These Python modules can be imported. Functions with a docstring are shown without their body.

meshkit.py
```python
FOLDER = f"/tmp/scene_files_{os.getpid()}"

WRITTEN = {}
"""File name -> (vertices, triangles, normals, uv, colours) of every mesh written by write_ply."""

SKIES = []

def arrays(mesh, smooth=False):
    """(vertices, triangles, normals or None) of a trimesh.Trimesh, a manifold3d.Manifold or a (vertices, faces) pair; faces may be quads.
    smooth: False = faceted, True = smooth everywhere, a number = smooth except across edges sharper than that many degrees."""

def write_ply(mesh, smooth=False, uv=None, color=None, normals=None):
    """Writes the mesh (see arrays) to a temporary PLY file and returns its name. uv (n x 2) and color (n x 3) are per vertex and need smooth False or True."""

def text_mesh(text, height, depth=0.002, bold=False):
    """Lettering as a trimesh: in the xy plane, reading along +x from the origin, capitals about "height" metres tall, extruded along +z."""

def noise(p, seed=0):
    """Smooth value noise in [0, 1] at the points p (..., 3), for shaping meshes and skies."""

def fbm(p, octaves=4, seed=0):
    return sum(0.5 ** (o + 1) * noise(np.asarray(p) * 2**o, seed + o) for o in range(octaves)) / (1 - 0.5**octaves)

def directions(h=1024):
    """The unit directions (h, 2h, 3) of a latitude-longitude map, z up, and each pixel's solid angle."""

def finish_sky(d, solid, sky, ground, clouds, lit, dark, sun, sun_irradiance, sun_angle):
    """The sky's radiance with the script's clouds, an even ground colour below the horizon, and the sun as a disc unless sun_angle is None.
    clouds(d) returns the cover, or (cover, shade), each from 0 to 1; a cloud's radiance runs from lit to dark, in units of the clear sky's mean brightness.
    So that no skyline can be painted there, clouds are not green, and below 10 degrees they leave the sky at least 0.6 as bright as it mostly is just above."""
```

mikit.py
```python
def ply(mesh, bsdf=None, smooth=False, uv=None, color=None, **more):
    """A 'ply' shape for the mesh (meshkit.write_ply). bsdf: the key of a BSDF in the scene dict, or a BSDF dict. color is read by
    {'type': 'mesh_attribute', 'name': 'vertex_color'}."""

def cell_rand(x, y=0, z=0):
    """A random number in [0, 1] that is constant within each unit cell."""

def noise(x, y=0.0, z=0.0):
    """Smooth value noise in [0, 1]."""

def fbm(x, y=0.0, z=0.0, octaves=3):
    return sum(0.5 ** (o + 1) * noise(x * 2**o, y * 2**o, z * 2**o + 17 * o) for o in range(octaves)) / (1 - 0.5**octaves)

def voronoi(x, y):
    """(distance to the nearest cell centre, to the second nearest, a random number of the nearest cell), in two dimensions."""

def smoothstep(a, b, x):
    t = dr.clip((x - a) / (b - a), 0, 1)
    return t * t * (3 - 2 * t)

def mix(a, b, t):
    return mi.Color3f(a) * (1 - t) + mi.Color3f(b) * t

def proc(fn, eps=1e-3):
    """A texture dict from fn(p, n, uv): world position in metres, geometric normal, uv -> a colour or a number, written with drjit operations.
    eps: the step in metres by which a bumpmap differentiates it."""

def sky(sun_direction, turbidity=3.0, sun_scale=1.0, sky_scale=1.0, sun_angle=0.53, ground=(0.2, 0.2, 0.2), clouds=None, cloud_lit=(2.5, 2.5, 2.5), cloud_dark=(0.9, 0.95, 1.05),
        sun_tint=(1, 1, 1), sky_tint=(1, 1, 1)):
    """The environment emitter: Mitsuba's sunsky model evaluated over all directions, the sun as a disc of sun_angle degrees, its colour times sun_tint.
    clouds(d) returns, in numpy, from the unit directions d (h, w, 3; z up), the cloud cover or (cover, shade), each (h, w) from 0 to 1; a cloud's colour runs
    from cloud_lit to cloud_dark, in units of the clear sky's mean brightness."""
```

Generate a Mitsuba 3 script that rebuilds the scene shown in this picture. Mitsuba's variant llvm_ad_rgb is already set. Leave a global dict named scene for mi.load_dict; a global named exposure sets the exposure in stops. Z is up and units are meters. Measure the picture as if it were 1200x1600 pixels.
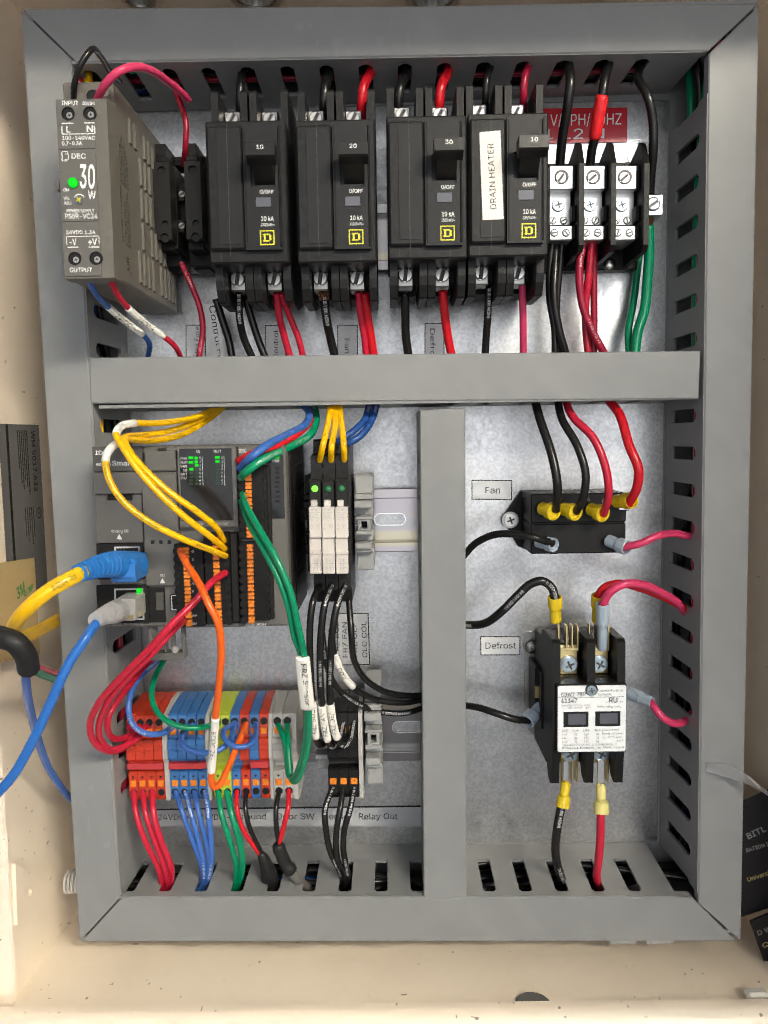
import math, numpy as np, trimesh, mitsuba as mi, mikit, meshkit
import drjit as dr
from mikit import noise, fbm, smoothstep, mix, cell_rand, proc
from shapely import Polygon, Point, box as sbox, affinity
from shapely.ops import unary_union

# ------------------------------------------------------------------ camera, lamps, exposure
# panel coordinates in millimetres: u to the right, v up, w out of the mounting plate towards the viewer (plate surface w = 0)
# world in metres: x = u, y = -w, z = v
scene, labels = {'type': 'scene'}, {}
exposure = 0.0
FOC = 1256.41                                   # focal length in pixels of the 1200 x 1600 photograph
ROT = np.array([[0.99985497, 0.0151218, 0.00783408], [-0.01578941, 0.99547981, 0.0936517], [-0.00638249, -0.09376181, 0.9955742]])
EYE = np.array([-4.335, 30.822, 448.876])
def world(p):
    p = np.asarray(p, float)
    return np.stack([p[..., 0], -p[..., 2], p[..., 1]], -1) * 0.001
_eye, _fwd, _up = world(EYE), world(ROT @ [0, 0, -1.0]) * 1000, world(ROT @ [0, 1.0, 0]) * 1000
scene['camera'] = {'type': 'perspective', 'fov': 2 * math.degrees(math.atan(600 / FOC)), 'fov_axis': 'x', 'near_clip': 0.01, 'far_clip': 50.0,
                   'to_world': mi.ScalarTransform4f().look_at(origin=_eye.tolist(), target=(_eye + _fwd).tolist(), up=_up.tolist())}
used = {}
def numbered(name):
    n = used.get(name, -1) + 1
    used[name] = n
    return name if n == 0 else f'{name}_{n:03d}'
def lamp(key, centre, target, su, sv, rgb, label, cat, group=None):
    """A light panel: a rectangle of su x sv metres at centre (panel mm), facing target."""
    c, t = world(centre), world(target); key = numbered(key)
    m = mi.ScalarTransform4f().look_at(origin=c.tolist(), target=t.tolist(), up=[0, 0.1, 1]) @ mi.ScalarTransform4f().scale([su / 2, sv / 2, 1])
    scene[key] = {'type': 'rectangle', 'to_world': m, 'emitter': {'type': 'area', 'radiance': {'type': 'rgb', 'value': list(rgb)}}}
    labels[key] = {'label': label, 'category': cat}
    if group: labels[key]['group'] = group
lamp('ceiling_lamp', (840, 930, 1650), (0, 0, 0), 0.9, 0.16, (116.0, 106.5, 87.0), 'long narrow ceiling lamp up to the right behind the photographer', 'lamp')
lamp('window_light', (520, 200, 2100), (0, 0, 0), 1.3, 1.6, (2.15, 2.2, 2.3), 'unseen soft light panel added to the right behind the photographer', 'window')  # added panel for an unseen bright source; lights fronts and plate reflection
lamp('window_light', (-560, 230, 2150), (0, 0, 0), 1.1, 1.6, (1.3, 1.33, 1.38), 'dimmer soft light panel added to the left behind the photographer', 'window')  # added fill panel, brightens the left of the plate
scene['room_light'] = {'type': 'constant', 'radiance': {'type': 'rgb', 'value': [0.285, 0.285, 0.29]}}

# ------------------------------------------------------------------ measuring
def ray(x, y):
    return ROT @ np.array([(x - 600) / FOC, (800 - y) / FOC, -1.0])
def at(x, y, w, ax=2):
    """The point at depth w (or in the plane u = w for ax 0, v = w for ax 1) that stands at this place of the photograph."""
    d = ray(x, y)
    return EYE + (w - EYE[ax]) / d[ax] * d
def crop(x0, y0, s):
    return lambda x, y: (x0 + x / s, y0 + y / s)
A1 = crop(0, 60, 3.3333); A2 = crop(300, 80, 3.3333); A3 = crop(580, 80, 3.3333); A4 = crop(820, 60, 3.2)
A5 = crop(120, 600, 3.3333); A6 = crop(440, 600, 3.4783); A7 = crop(700, 620, 2.4); A8 = crop(700, 880, 2.857)
B1 = crop(120, 940, 3.3333); B2 = crop(340, 940, 3.3333); B3 = crop(0, 620, 2.5); B4 = crop(0, 1260, 2.0); B5 = crop(600, 1260, 2.0)
ID = lambda x, y: (x, y)

# ------------------------------------------------------------------ entries of the scene
def thing(name, label, cat, group=None):
    key = numbered(name)
    labels[key] = {'label': label, 'category': cat}
    if group: labels[key]['group'] = group
    return key
def put(key, mesh, mat, smooth=False, uv=None, **more):
    if hasattr(mesh, 'to_mesh'):
        m = mesh.to_mesh(); v, f = m.vert_properties[:, :3], m.tri_verts
    elif isinstance(mesh, tuple): v, f = mesh
    else: v, f = mesh.vertices, mesh.faces
    scene[key] = mikit.ply((world(v), np.asarray(f)), mat, smooth, uv=uv, **more)
    return key
def part(parent, name, mesh, mat, smooth=False, label=None, uv=None, **more):
    key = numbered(parent + '__' + name)
    put(key, mesh, mat, smooth, uv, **more)
    if label: labels[key] = {'label': label}
    if getattr(mesh, 'metadata', {}).get('recess') is not None: part(parent, name + '_recess', mesh.metadata['recess'], 'recess_shade')  # dark insert on the recess floor stands for its shade
    return key
def single(name, label, cat, mesh, mat, smooth=False, group=None, uv=None):
    key = thing(name, label, cat, group)
    put(key, mesh, mat, smooth, uv)
    return key

# ------------------------------------------------------------------ shapes, in panel millimetres
cat = lambda ms: trimesh.util.concatenate(list(ms))
def hull(pts):
    return trimesh.convex.convex_hull(np.asarray(pts, float))
def rbox(u0, u1, v0, v1, w0, w1, b=0.4):
    """A box with chamfered edges."""
    u0, u1 = sorted((u0, u1)); v0, v1 = sorted((v0, v1)); w0, w1 = sorted((w0, w1))
    b = min(b, 0.45 * (u1 - u0), 0.45 * (v1 - v0), 0.45 * (w1 - w0))
    if b <= 0:
        return trimesh.creation.box(bounds=[[u0, v0, w0], [u1, v1, w1]])
    lo, hi, pts = np.array([u0, v0, w0]), np.array([u1, v1, w1]), []
    for s in np.ndindex(2, 2, 2):
        c = np.where(s, hi, lo); inw = np.where(s, -1, 1) * b
        for k in range(3):
            e = np.ones(3); e[k] = 0
            pts.append(c + inw * e)
    return hull(pts)
def span(x0, y0, x1, y1, w, c=ID):
    """u0, u1, v0, v1 of the axis-parallel rectangle whose corners stand at these places of the photograph, at depth w."""
    p = [at(*c(x, y), w) for x, y in ((x0, y0), (x1, y0), (x0, y1), (x1, y1))]
    return (p[0][0] + p[2][0]) / 2, (p[1][0] + p[3][0]) / 2, (p[2][1] + p[3][1]) / 2, (p[0][1] + p[1][1]) / 2
def pbox(x0, y0, x1, y1, wf, wb, c=ID, b=0.4):
    return rbox(*span(x0, y0, x1, y1, wf, c), wb, wf, b)
def slab(pts, w0, w1, b=0.3):
    """A plate from a convex outline of (u, v) points, front edges chamfered."""
    P = Polygon(pts); Q = P.buffer(-b, join_style=2)
    return hull([(x, y, w0) for x, y in P.exterior.coords] + [(x, y, w1 - b) for x, y in P.exterior.coords] + [(x, y, w1) for x, y in Q.exterior.coords])
def extrude(poly, a0, a1, axis=2):
    """A shapely polygon extruded from a0 to a1 along the axis: axis 2 takes (u, v), axis 0 takes (v, w), axis 1 takes (u, w)."""
    out = []
    for g in getattr(poly, 'geoms', [poly]):
        m = trimesh.creation.extrude_polygon(g, abs(a1 - a0), engine='earcut'); x, y, z = m.vertices.T; z = z + min(a0, a1)
        m.vertices = np.stack({2: (x, y, z), 0: (z, x, y), 1: (x, z, y)}[axis], 1)
        if axis == 1: m.invert()
        out.append(m)
    return cat(out)
def frame(axis):
    a = np.asarray(axis, float) / np.linalg.norm(axis)
    r = np.cross(a, [0, 1.0, 0] if abs(a[1]) < 0.9 else [1.0, 0, 0]); r /= np.linalg.norm(r)
    return a, r, np.cross(a, r)
def lathe(p0, axis, profile, n=24, close=True):
    """(distance along the axis, radius) rings from p0."""
    a, r, s = frame(axis); t = np.arange(n) * 2 * math.pi / n; V, F = [], []
    for h, rad in profile:
        V.append(np.asarray(p0) + a * h + rad * (np.cos(t)[:, None] * r + np.sin(t)[:, None] * s))
    for k in range(len(profile) - 1):
        for i in range(n):
            j = (i + 1) % n; F += [(k * n + i, k * n + j, (k + 1) * n + j), (k * n + i, (k + 1) * n + j, (k + 1) * n + i)]
    V = np.vstack(V); m = len(V)
    if close:
        V = np.vstack([V, np.asarray(p0) + a * profile[0][0], np.asarray(p0) + a * profile[-1][0]]); L = (len(profile) - 1) * n
        for i in range(n):
            j = (i + 1) % n; F += [(m, j, i), (m + 1, L + i, L + j)]
    return trimesh.Trimesh(V, np.array(F), process=False)
def disc(p0, axis, r, h, b=0.3, n=24):
    return lathe(p0, axis, [(0, r), (h - b, r), (h, r - b)], n)
def spline(pts, step=1.2):
    P = np.asarray(pts, float)
    if len(P) == 2: P = np.stack([P[0], P.mean(0), P[1]])
    E = np.vstack([2 * P[0] - P[1], P, 2 * P[-1] - P[-2]]); out = []
    for i in range(len(P) - 1):
        p0, p1, p2, p3 = E[i:i + 4]
        d = [max(np.linalg.norm(b - a), 1e-6) ** 0.5 for a, b in ((p0, p1), (p1, p2), (p2, p3))]
        m1 = ((p1 - p0) / d[0] - (p2 - p0) / (d[0] + d[1]) + (p2 - p1) / d[1]) * d[1]
        m2 = ((p2 - p1) / d[1] - (p3 - p1) / (d[1] + d[2]) + (p3 - p2) / d[2]) * d[1]
        n = max(2, int(np.linalg.norm(p2 - p1) / step)); t = np.linspace(0, 1, n, endpoint=False)[:, None]
        out.append((2 * t**3 - 3 * t**2 + 1) * p1 + (t**3 - 2 * t**2 + t) * m1 + (-2 * t**3 + 3 * t**2) * p2 + (t**3 - t**2) * m2)
    return np.vstack(out + [P[-1:]])
def sweep(path, radius, n=14, caps=True):
    """A tube along a polyline with (turn, mm) uv: radius a number or one per point. Turn 0.5 faces the viewer."""
    p = np.asarray(path, float); r = np.broadcast_to(radius, (len(p),))
    t = np.gradient(p, axis=0); t /= np.linalg.norm(t, axis=1, keepdims=True) + 1e-12
    length = np.concatenate([[0], np.cumsum(np.linalg.norm(np.diff(p, axis=0), axis=1))])
    up = np.array([0, 0, 1.0]); side = np.cross(t, up); prev = None
    for i in range(len(p)):
        L = np.linalg.norm(side[i])
        if L < 0.25:
            s = prev if prev is not None else np.array([1.0, 0, 0]); s = s - t[i] * (s @ t[i]); side[i] = s / np.linalg.norm(s)
        else:
            side[i] /= L
            if prev is not None and side[i] @ prev < 0: side[i] = -side[i]
        prev = side[i]
    nrm = np.cross(side, t)
    flip = np.where(nrm[:, 2] < 0, -1.0, 1.0)[:, None]
    ang = np.linspace(0, 2 * math.pi, n + 1)
    ring = -np.cos(ang)[None, :, None] * (nrm)[:, None] + np.sin(ang)[None, :, None] * side[:, None]
    v = (p[:, None] + r[:, None, None] * ring).reshape(-1, 3)
    uv = np.stack(np.broadcast_arrays((ang / (2 * math.pi))[None], length[:, None]), -1).reshape(-1, 2)
    i, j = np.meshgrid(np.arange(len(p) - 1), np.arange(n), indexing='ij'); m = n + 1
    q = np.stack([i * m + j, i * m + j + 1, (i + 1) * m + j + 1, (i + 1) * m + j], -1).reshape(-1, 4)
    f = np.vstack([q[:, [0, 1, 2]], q[:, [0, 2, 3]]])
    if caps:
        k = len(v); v = np.vstack([v, p[:1], p[-1:]]); uv = np.vstack([uv, [[0, -9]], [[0, -9]]]); e = (len(p) - 1) * m
        f = np.vstack([f, [(k, a + 1, a) for a in range(n)], [(k + 1, e + a, e + a + 1) for a in range(n)]])
    tm = trimesh.Trimesh(v, f, process=False)
    if tm.volume < 0: f = f[:, ::-1]
    return v, f, uv
def lettering(rows, depth=0.05):
    """One mesh of many strings: rows of (text, A, B, height, normal, bold): the baseline runs from A to B, capitals height mm tall."""
    ms = []
    for s, A, B, h, N, bold in rows:
        m = meshkit.text_mesh(s, 1.0, 1.0, bold); A, B, N = (np.asarray(x, float) for x in (A, B, N))
        X = B - A; wide = m.bounds[1][0]
        Y = np.cross(N, X / np.linalg.norm(X)); V = m.vertices
        m.vertices = A + V[:, :1] / wide * X + V[:, 1:2] * h * Y + (V[:, 2:] * depth + 0.02) * N
        ms.append(m)
    return cat(ms)
def print_rows(rows, w, c=ID, bold=False):
    """(text, x0, y0, x1, y1, cap height), all in places of the photograph, printed on the plane at depth w facing the viewer."""
    out = []
    for s, x0, y0, x1, y1, h in rows:
        k = np.linalg.norm(at(*c(0, h), w) - at(*c(0, 0), w))
        out.append((s, at(*c(x0, y0), w), at(*c(x1, y1), w), k, (0, 0, 1), bold))
    return lettering(out)
def slot_head(p, r, h=1.2, ang=30, depth=0.5, wid=0.28):
    """A slotted screw head facing the viewer: two half discs round a slot."""
    q = Point(0, 0).buffer(r, 24); cut = affinity.rotate(sbox(-2 * r, -wid * r, 2 * r, wid * r), ang, origin=(0, 0))
    q2 = q.difference(cut); p = np.asarray(p, float)
    lo = extrude(affinity.translate(q, p[0], p[1]), p[2], p[2] + h - depth)
    def dome(g):
        g1 = g.buffer(-0.12 * r)
        return hull([(x + p[0], y + p[1], p[2] + h - depth + 0.01) for x, y in g.exterior.coords] + [(x + p[0], y + p[1], p[2] + h - 0.25 * depth) for x, y in g.exterior.coords] + [(x + p[0], y + p[1], p[2] + h) for x, y in g1.exterior.coords])
    m = cat([lo] + [dome(g) for g in q2.geoms])
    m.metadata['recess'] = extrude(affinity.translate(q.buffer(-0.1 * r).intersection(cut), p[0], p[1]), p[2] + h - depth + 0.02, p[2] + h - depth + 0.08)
    return m
def cross_head(p, r, h=1.4, ang=20):
    """A pan head with a cross recess."""
    q = Point(0, 0).buffer(r, 24); bar = sbox(-0.62 * r, -0.13 * r, 0.62 * r, 0.13 * r)
    x = affinity.rotate(unary_union([bar, affinity.rotate(bar, 90, origin=(0, 0))]), ang, origin=(0, 0)); p = np.asarray(p, float)
    ms = [extrude(affinity.translate(q, p[0], p[1]), p[2], p[2] + 0.4 * h)]
    for k, (a, z) in enumerate(((1.0, 0.6), (0.93, 0.78), (0.84, 0.9), (0.7, 1.0))):
        ms.append(extrude(affinity.translate(affinity.scale(q, a, a).difference(x), p[0], p[1]), p[2] + 0.39 * h, p[2] + z * h))
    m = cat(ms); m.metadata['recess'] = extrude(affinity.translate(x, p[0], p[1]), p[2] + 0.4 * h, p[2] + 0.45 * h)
    return m

# ------------------------------------------------------------------ materials
def rgb(*c): return {'type': 'rgb', 'value': list(c)}
def mat(key, d):
    scene[key] = {'type': 'twosided', 'b': d}
    return key
def plastic(key, c, rough=0.35, spec=0.5, bump=None, scale=None, **kw):
    d = {'type': 'principled', 'base_color': c if isinstance(c, dict) else rgb(*c), 'roughness': rough, 'specular': spec, **kw}
    if bump is not None: d = {'type': 'bumpmap', 'arbitrary': proc(bump, 2e-4), 'scale': scale, 'bsdf': d}
    return mat(key, d)
def metal(key, c, rough, **kw):
    return mat(key, {'type': 'principled', 'base_color': c if isinstance(c, dict) else rgb(*c), 'metallic': 1.0, 'roughness': rough, **kw})
def mottled(a, b, f, lo=0.35, hi=0.65):
    """Two tones mixed by noise of f cells per metre."""
    if f > 150 and f != 261: return rgb(*[(x + y) / 2 for x, y in zip(a, b)])
    return proc(lambda p, n, uv: mix(a, b, smoothstep(lo, hi, fbm(p.x * f, p.y * f, p.z * f, 3))))
def grain_field(p, n, uv): return fbm(p.x * 2500, p.y * 2500, p.z * 2500, 2)
def grain(f): return grain_field
def duct_tone(p, n, uv):
    k = smoothstep(0.4, 0.75, fbm(p.x * 30, p.y * 30, p.z * 30, 3)) * 0.6
    s = smoothstep(0.83, 0.87, noise(p.x * 420, p.y * 420, p.z * 130)) * smoothstep(0.62, 0.72, noise(p.x * 19 + 7, p.z * 19, p.y * 19)) * 0.10 + 0.05 * smoothstep(0.55, 0.8, fbm(p.x * 60 + p.z * 45, p.z * 14, p.y * 60, 2))
    return mix(mix((0.208, 0.214, 0.216), (0.232, 0.237, 0.238), k), (0.36, 0.36, 0.36), s)
plastic('pvc_grey', proc(duct_tone), 0.46, 0.28, grain(3000), 6e-6)
def zinc_tone(p, n, uv):
    a = fbm(p.x * 950, p.z * 950, p.y * 950, 2); b = fbm(p.x * 25, p.z * 25, 3.0, 3); st = fbm(p.x * 160, p.z * 8, 9.0, 2)
    c = mix((0.42, 0.42, 0.418), (0.51, 0.51, 0.507), smoothstep(0.3, 0.7, a))
    c = mix(c, (0.39, 0.39, 0.40), 0.12 * smoothstep(0.45, 0.7, b))
    sp = smoothstep(0.86, 0.92, noise(p.x * 520, p.z * 520, 5.0))
    return mix(c, (0.30, 0.30, 0.31), 0.22 * sp + 0.08 * smoothstep(0.55, 0.8, st))
def zinc_rough(p, n, uv): return 0.26 + 0.14 * fbm(p.x * 500, p.z * 500, 1.0, 2)
def zinc_bump(p, n, uv): return noise(p.x * 1700, p.z * 1700, 2.0) + 0.4 * noise(p.x * 800, p.z * 800, 4.0)
mat('galvanised', {'type': 'bumpmap', 'arbitrary': proc(zinc_bump, 2e-4), 'scale': 2.6e-5,
                   'bsdf': {'type': 'principled', 'base_color': proc(zinc_tone), 'metallic': 0.92, 'roughness': proc(zinc_rough), 'specular': 0.5}})
def paint_bump(p, n, uv): return fbm(p.x * 420, p.y * 420, p.z * 420, 2)
def paint_tone(p, n, uv):
    c = mix((0.84, 0.725, 0.585), (0.88, 0.77, 0.63), fbm(p.x * 40, p.y * 40, p.z * 40, 3))
    s = smoothstep(0.885, 0.92, noise(p.x * 420, p.y * 300, p.z * 420)) * smoothstep(0.50, 0.62, noise(p.x * 60, p.y * 60, p.z * 60 + 4))
    return mix(c, (0.14, 0.11, 0.08), 0.8 * s)
plastic('beige_paint', proc(paint_tone), 0.38, 0.5, paint_bump, 3.6e-4)
plastic('black_plastic', mottled((0.0059, 0.0059, 0.0059), (0.0084, 0.0084, 0.0084), 300), 0.45, 0.2, grain(2500), 8e-6)
plastic('breaker_black', mottled((0.0104, 0.0105, 0.0112), (0.0135, 0.0135, 0.0141), 261), 0.45, 0.2, grain(2500), 1e-5)
plastic('breaker_label', mottled((0.0138, 0.0140, 0.0156), (0.0166, 0.0169, 0.0188), 220), 0.45, 0.2)
plastic('glossy_black', (0.0072, 0.0072, 0.0078), 0.18, 0.5)
plastic('dark_void', (0.006, 0.006, 0.006), 0.6, 0.3)  # near-black sheets; shade inside holes, slots and gaps given as colour
plastic('supply_grey', mottled((0.1067, 0.0989, 0.0843), (0.1222, 0.1134, 0.0968), 200), 0.45, 0.45, grain(2500), 8e-6)
plastic('supply_face', mottled((0.1020, 0.0952, 0.0870), (0.1142, 0.1074, 0.0966), 200), 0.42, 0.45)
plastic('plc_grey', mottled((0.0981, 0.0951, 0.0880), (0.1099, 0.1057, 0.0981), 200), 0.45, 0.45, grain(2500), 8e-6)
plastic('plc_dark', mottled((0.0595, 0.0581, 0.0546), (0.0700, 0.0679, 0.0630), 200), 0.45, 0.45)
plastic('charcoal', mottled((0.0107, 0.0103, 0.0097), (0.0146, 0.0137, 0.0131), 250), 0.45, 0.2)
plastic('clamp_grey', mottled((0.2550, 0.2587, 0.2550), (0.2850, 0.2888, 0.2850), 200), 0.42, 0.5)
plastic('terminal_grey', mottled((0.3570, 0.3485, 0.3272), (0.3910, 0.3825, 0.3570), 200), 0.40, 0.5)
plastic('terminal_red', mottled((0.4162, 0.0277, 0.0094), (0.4529, 0.0362, 0.0127), 200), 0.40, 0.5)
plastic('terminal_blue', mottled((0.0290, 0.1156, 0.3136), (0.0369, 0.1329, 0.3485), 200), 0.40, 0.5)
plastic('terminal_lime', mottled((0.3612, 0.4335, 0.0217), (0.4046, 0.4769, 0.0361), 200), 0.40, 0.5)
plastic('bridge_red', (0.42, 0.035, 0.04), 0.4, 0.5)
plastic('lever_orange', mottled((0.6840, 0.1836, 0.0144), (0.7524, 0.2295, 0.0216), 300), 0.4, 0.5)
plastic('relay_white', mottled((0.5100, 0.4714, 0.4328), (0.5410, 0.5023, 0.4637), 200), 0.42, 0.5)
plastic('label_white', mottled((0.8315, 0.8315, 0.8208), (0.8740, 0.8740, 0.8635), 160), 0.35, 0.5)
plastic('label_clear', mottled((0.40, 0.41, 0.42), (0.44, 0.45, 0.46), 160), 0.28, 0.5)
plastic('sleeve_white', (0.78, 0.76, 0.70), 0.4, 0.5)
plastic('ink_black', (0.012, 0.012, 0.012), 0.5, 0.4)
plastic('ink_grey', (0.36, 0.36, 0.34), 0.5, 0.4)
plastic('ink_white', (0.80, 0.79, 0.76), 0.5, 0.4)
plastic('ink_yellow', (0.62, 0.56, 0.03), 0.5, 0.4)
plastic('sign_red', (0.56, 0.010, 0.022), 0.3, 0.5)
plastic('crimp_yellow', mottled((0.6630, 0.4675, 0.0085), (0.7225, 0.5270, 0.0255), 300), 0.30, 0.5)
plastic('crimp_pale', (0.6970, 0.6120, 0.2125), 0.30, 0.5)
plastic('crimp_clear', (0.36, 0.43, 0.50), 0.2, 0.6)
plastic('window_blue', (0.09, 0.094, 0.115), 0.2, 0.4)
plastic('plug_blue', mottled((0.0140, 0.1400, 0.4340), (0.0210, 0.1610, 0.4760), 300), 0.35, 0.5)
plastic('tape_tan', mottled((0.50, 0.36, 0.17), (0.56, 0.42, 0.21), 190), 0.55, 0.4)
plastic('ink_green', (0.10, 0.30, 0.08), 0.5, 0.4)
plastic('sticker_grey', mottled((0.1080, 0.1080, 0.1080), (0.1200, 0.1200, 0.1200), 160), 0.35, 0.5)
plastic('card_black', mottled((0.008, 0.008, 0.010), (0.014, 0.014, 0.016), 220), 0.3, 0.2)
plastic('ink_gold', (0.2700, 0.2220, 0.0960), 0.4, 0.5)
plastic('nylon_white', mottled((0.52, 0.50, 0.45), (0.60, 0.58, 0.53), 200), 0.35, 0.5)
metal('bright_steel', mottled((0.66, 0.66, 0.65), (0.82, 0.82, 0.80), 700), 0.26)
metal('lug_silver', mottled((0.5328, 0.5292, 0.5112), (0.6192, 0.6156, 0.5976), 600), 0.34)
metal('screw_steel', mottled((0.4640, 0.4560, 0.4320), (0.6240, 0.6080, 0.5760), 900), 0.25)
metal('blue_zinc', mottled((0.3680, 0.4640, 0.5120), (0.5440, 0.6240, 0.6560), 900), 0.22)
metal('dull_steel', mottled((0.34, 0.33, 0.31), (0.46, 0.45, 0.42), 400), 0.35)
metal('brass', mottled((0.62, 0.48, 0.20), (0.76, 0.62, 0.32), 500), 0.24)
metal('copper', mottled((0.62, 0.28, 0.13), (0.76, 0.40, 0.22), 900), 0.3)
def rail_tone(p, n, uv):
    k = fbm(p.z * 110, 3.0, p.x * 4, 2)
    return mix(mix((0.29, 0.287, 0.28), (0.31, 0.285, 0.295), smoothstep(0.35, 0.55, k)), (0.37, 0.335, 0.25), smoothstep(0.55, 0.75, k))
metal('rail_zinc', proc(rail_tone), 0.2)
def wire_mat(key, c, printed=None, rough=0.28):
    """Glossy insulation; printed: the colour of a line of small print along the side that faces the viewer."""
    c = tuple(float(x) for x in c)
    def tone(p, n, uv):
        base = c
        s = uv.y / 1.15; h = cell_rand(dr.floor(s), 3.0); q = s - dr.floor(s)
        a = dr.abs(uv.x - 0.52) / 0.075
        word = dr.select(noise(uv.y / 9.0, 7.0) > 0.36, 1.0, 0.0)
        st = dr.select((q < 0.22) | ((h > 0.35) & (q > 0.5) & (q < 0.72)) | ((h > 0.2) & (q < 0.72) & (dr.abs(a - 0.8 * h) < 0.2)), 1.0, 0.0)
        return mix(base, printed, 0.8 * word * st * dr.select(a < 1.0, 1.0, 0.0))
    plastic(key, proc(tone) if printed else tuple(c), rough, 0.42)
WHITE_PRINT, DARK_PRINT = (0.6, 0.6, 0.6), (0.25, 0.16, 0.02)
wire_mat('wire_black', (0.0080, 0.0080, 0.0080)); wire_mat('wire_black_printed', (0.0080, 0.0080, 0.0080), WHITE_PRINT)
wire_mat('wire_red', (0.47, 0.0140, 0.0390)); wire_mat('wire_bright_red', (0.5280, 0.0088, 0.0176)); wire_mat('wire_dark_red', (0.26, 0.008, 0.025))
wire_mat('wire_pink', (0.5808, 0.0440, 0.1232)); wire_mat('wire_dark_red_printed', (0.30, 0.010, 0.035), (0.45, 0.30, 0.30))
wire_mat('wire_blue', (0.0396, 0.1144, 0.3696)); wire_mat('wire_blue_printed', (0.045, 0.13, 0.42), WHITE_PRINT); wire_mat('wire_navy', (0.015, 0.06, 0.22), (0.35, 0.4, 0.5))
wire_mat('wire_green', (0.0000, 0.2024, 0.0924)); wire_mat('wire_green_printed', (0.0, 0.23, 0.105), (0.35, 0.5, 0.4)); wire_mat('wire_yellow', (0.8427, 0.4664, 0.0035)); wire_mat('wire_yellow_printed', (0.8427, 0.4664, 0.0035), DARK_PRINT)
wire_mat('wire_orange', (0.7392, 0.1144, 0.0106)); wire_mat('wire_grey', (0.12, 0.115, 0.11)); wire_mat('cable_blue', (0.0225, 0.1275, 0.4350)); wire_mat('cable_yellow', (0.86, 0.50, 0.008), DARK_PRINT)
wire_mat('heat_shrink', (0.0090, 0.0090, 0.0090), None, 0.55)
wire_mat('red_shrink', (0.62, 0.015, 0.02), None, 0.4)
def glow(key, c, power):
    scene[key] = {'type': 'twosided', 'b': {'type': 'diffuse', 'reflectance': rgb(*[0.12 * x for x in c])}}
    return {'emitter': {'type': 'area', 'radiance': rgb(*[x * power for x in c])}}
LED_GREEN = glow('led_green', (0.02, 1.0, 0.04), 0.75)
LED_BRIGHT = glow('led_bright', (0.16, 1.0, 0.05), 2.6)
LED_YELLOW = glow('led_yellow', (1.0, 0.72, 0.02), 0.9)
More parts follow.
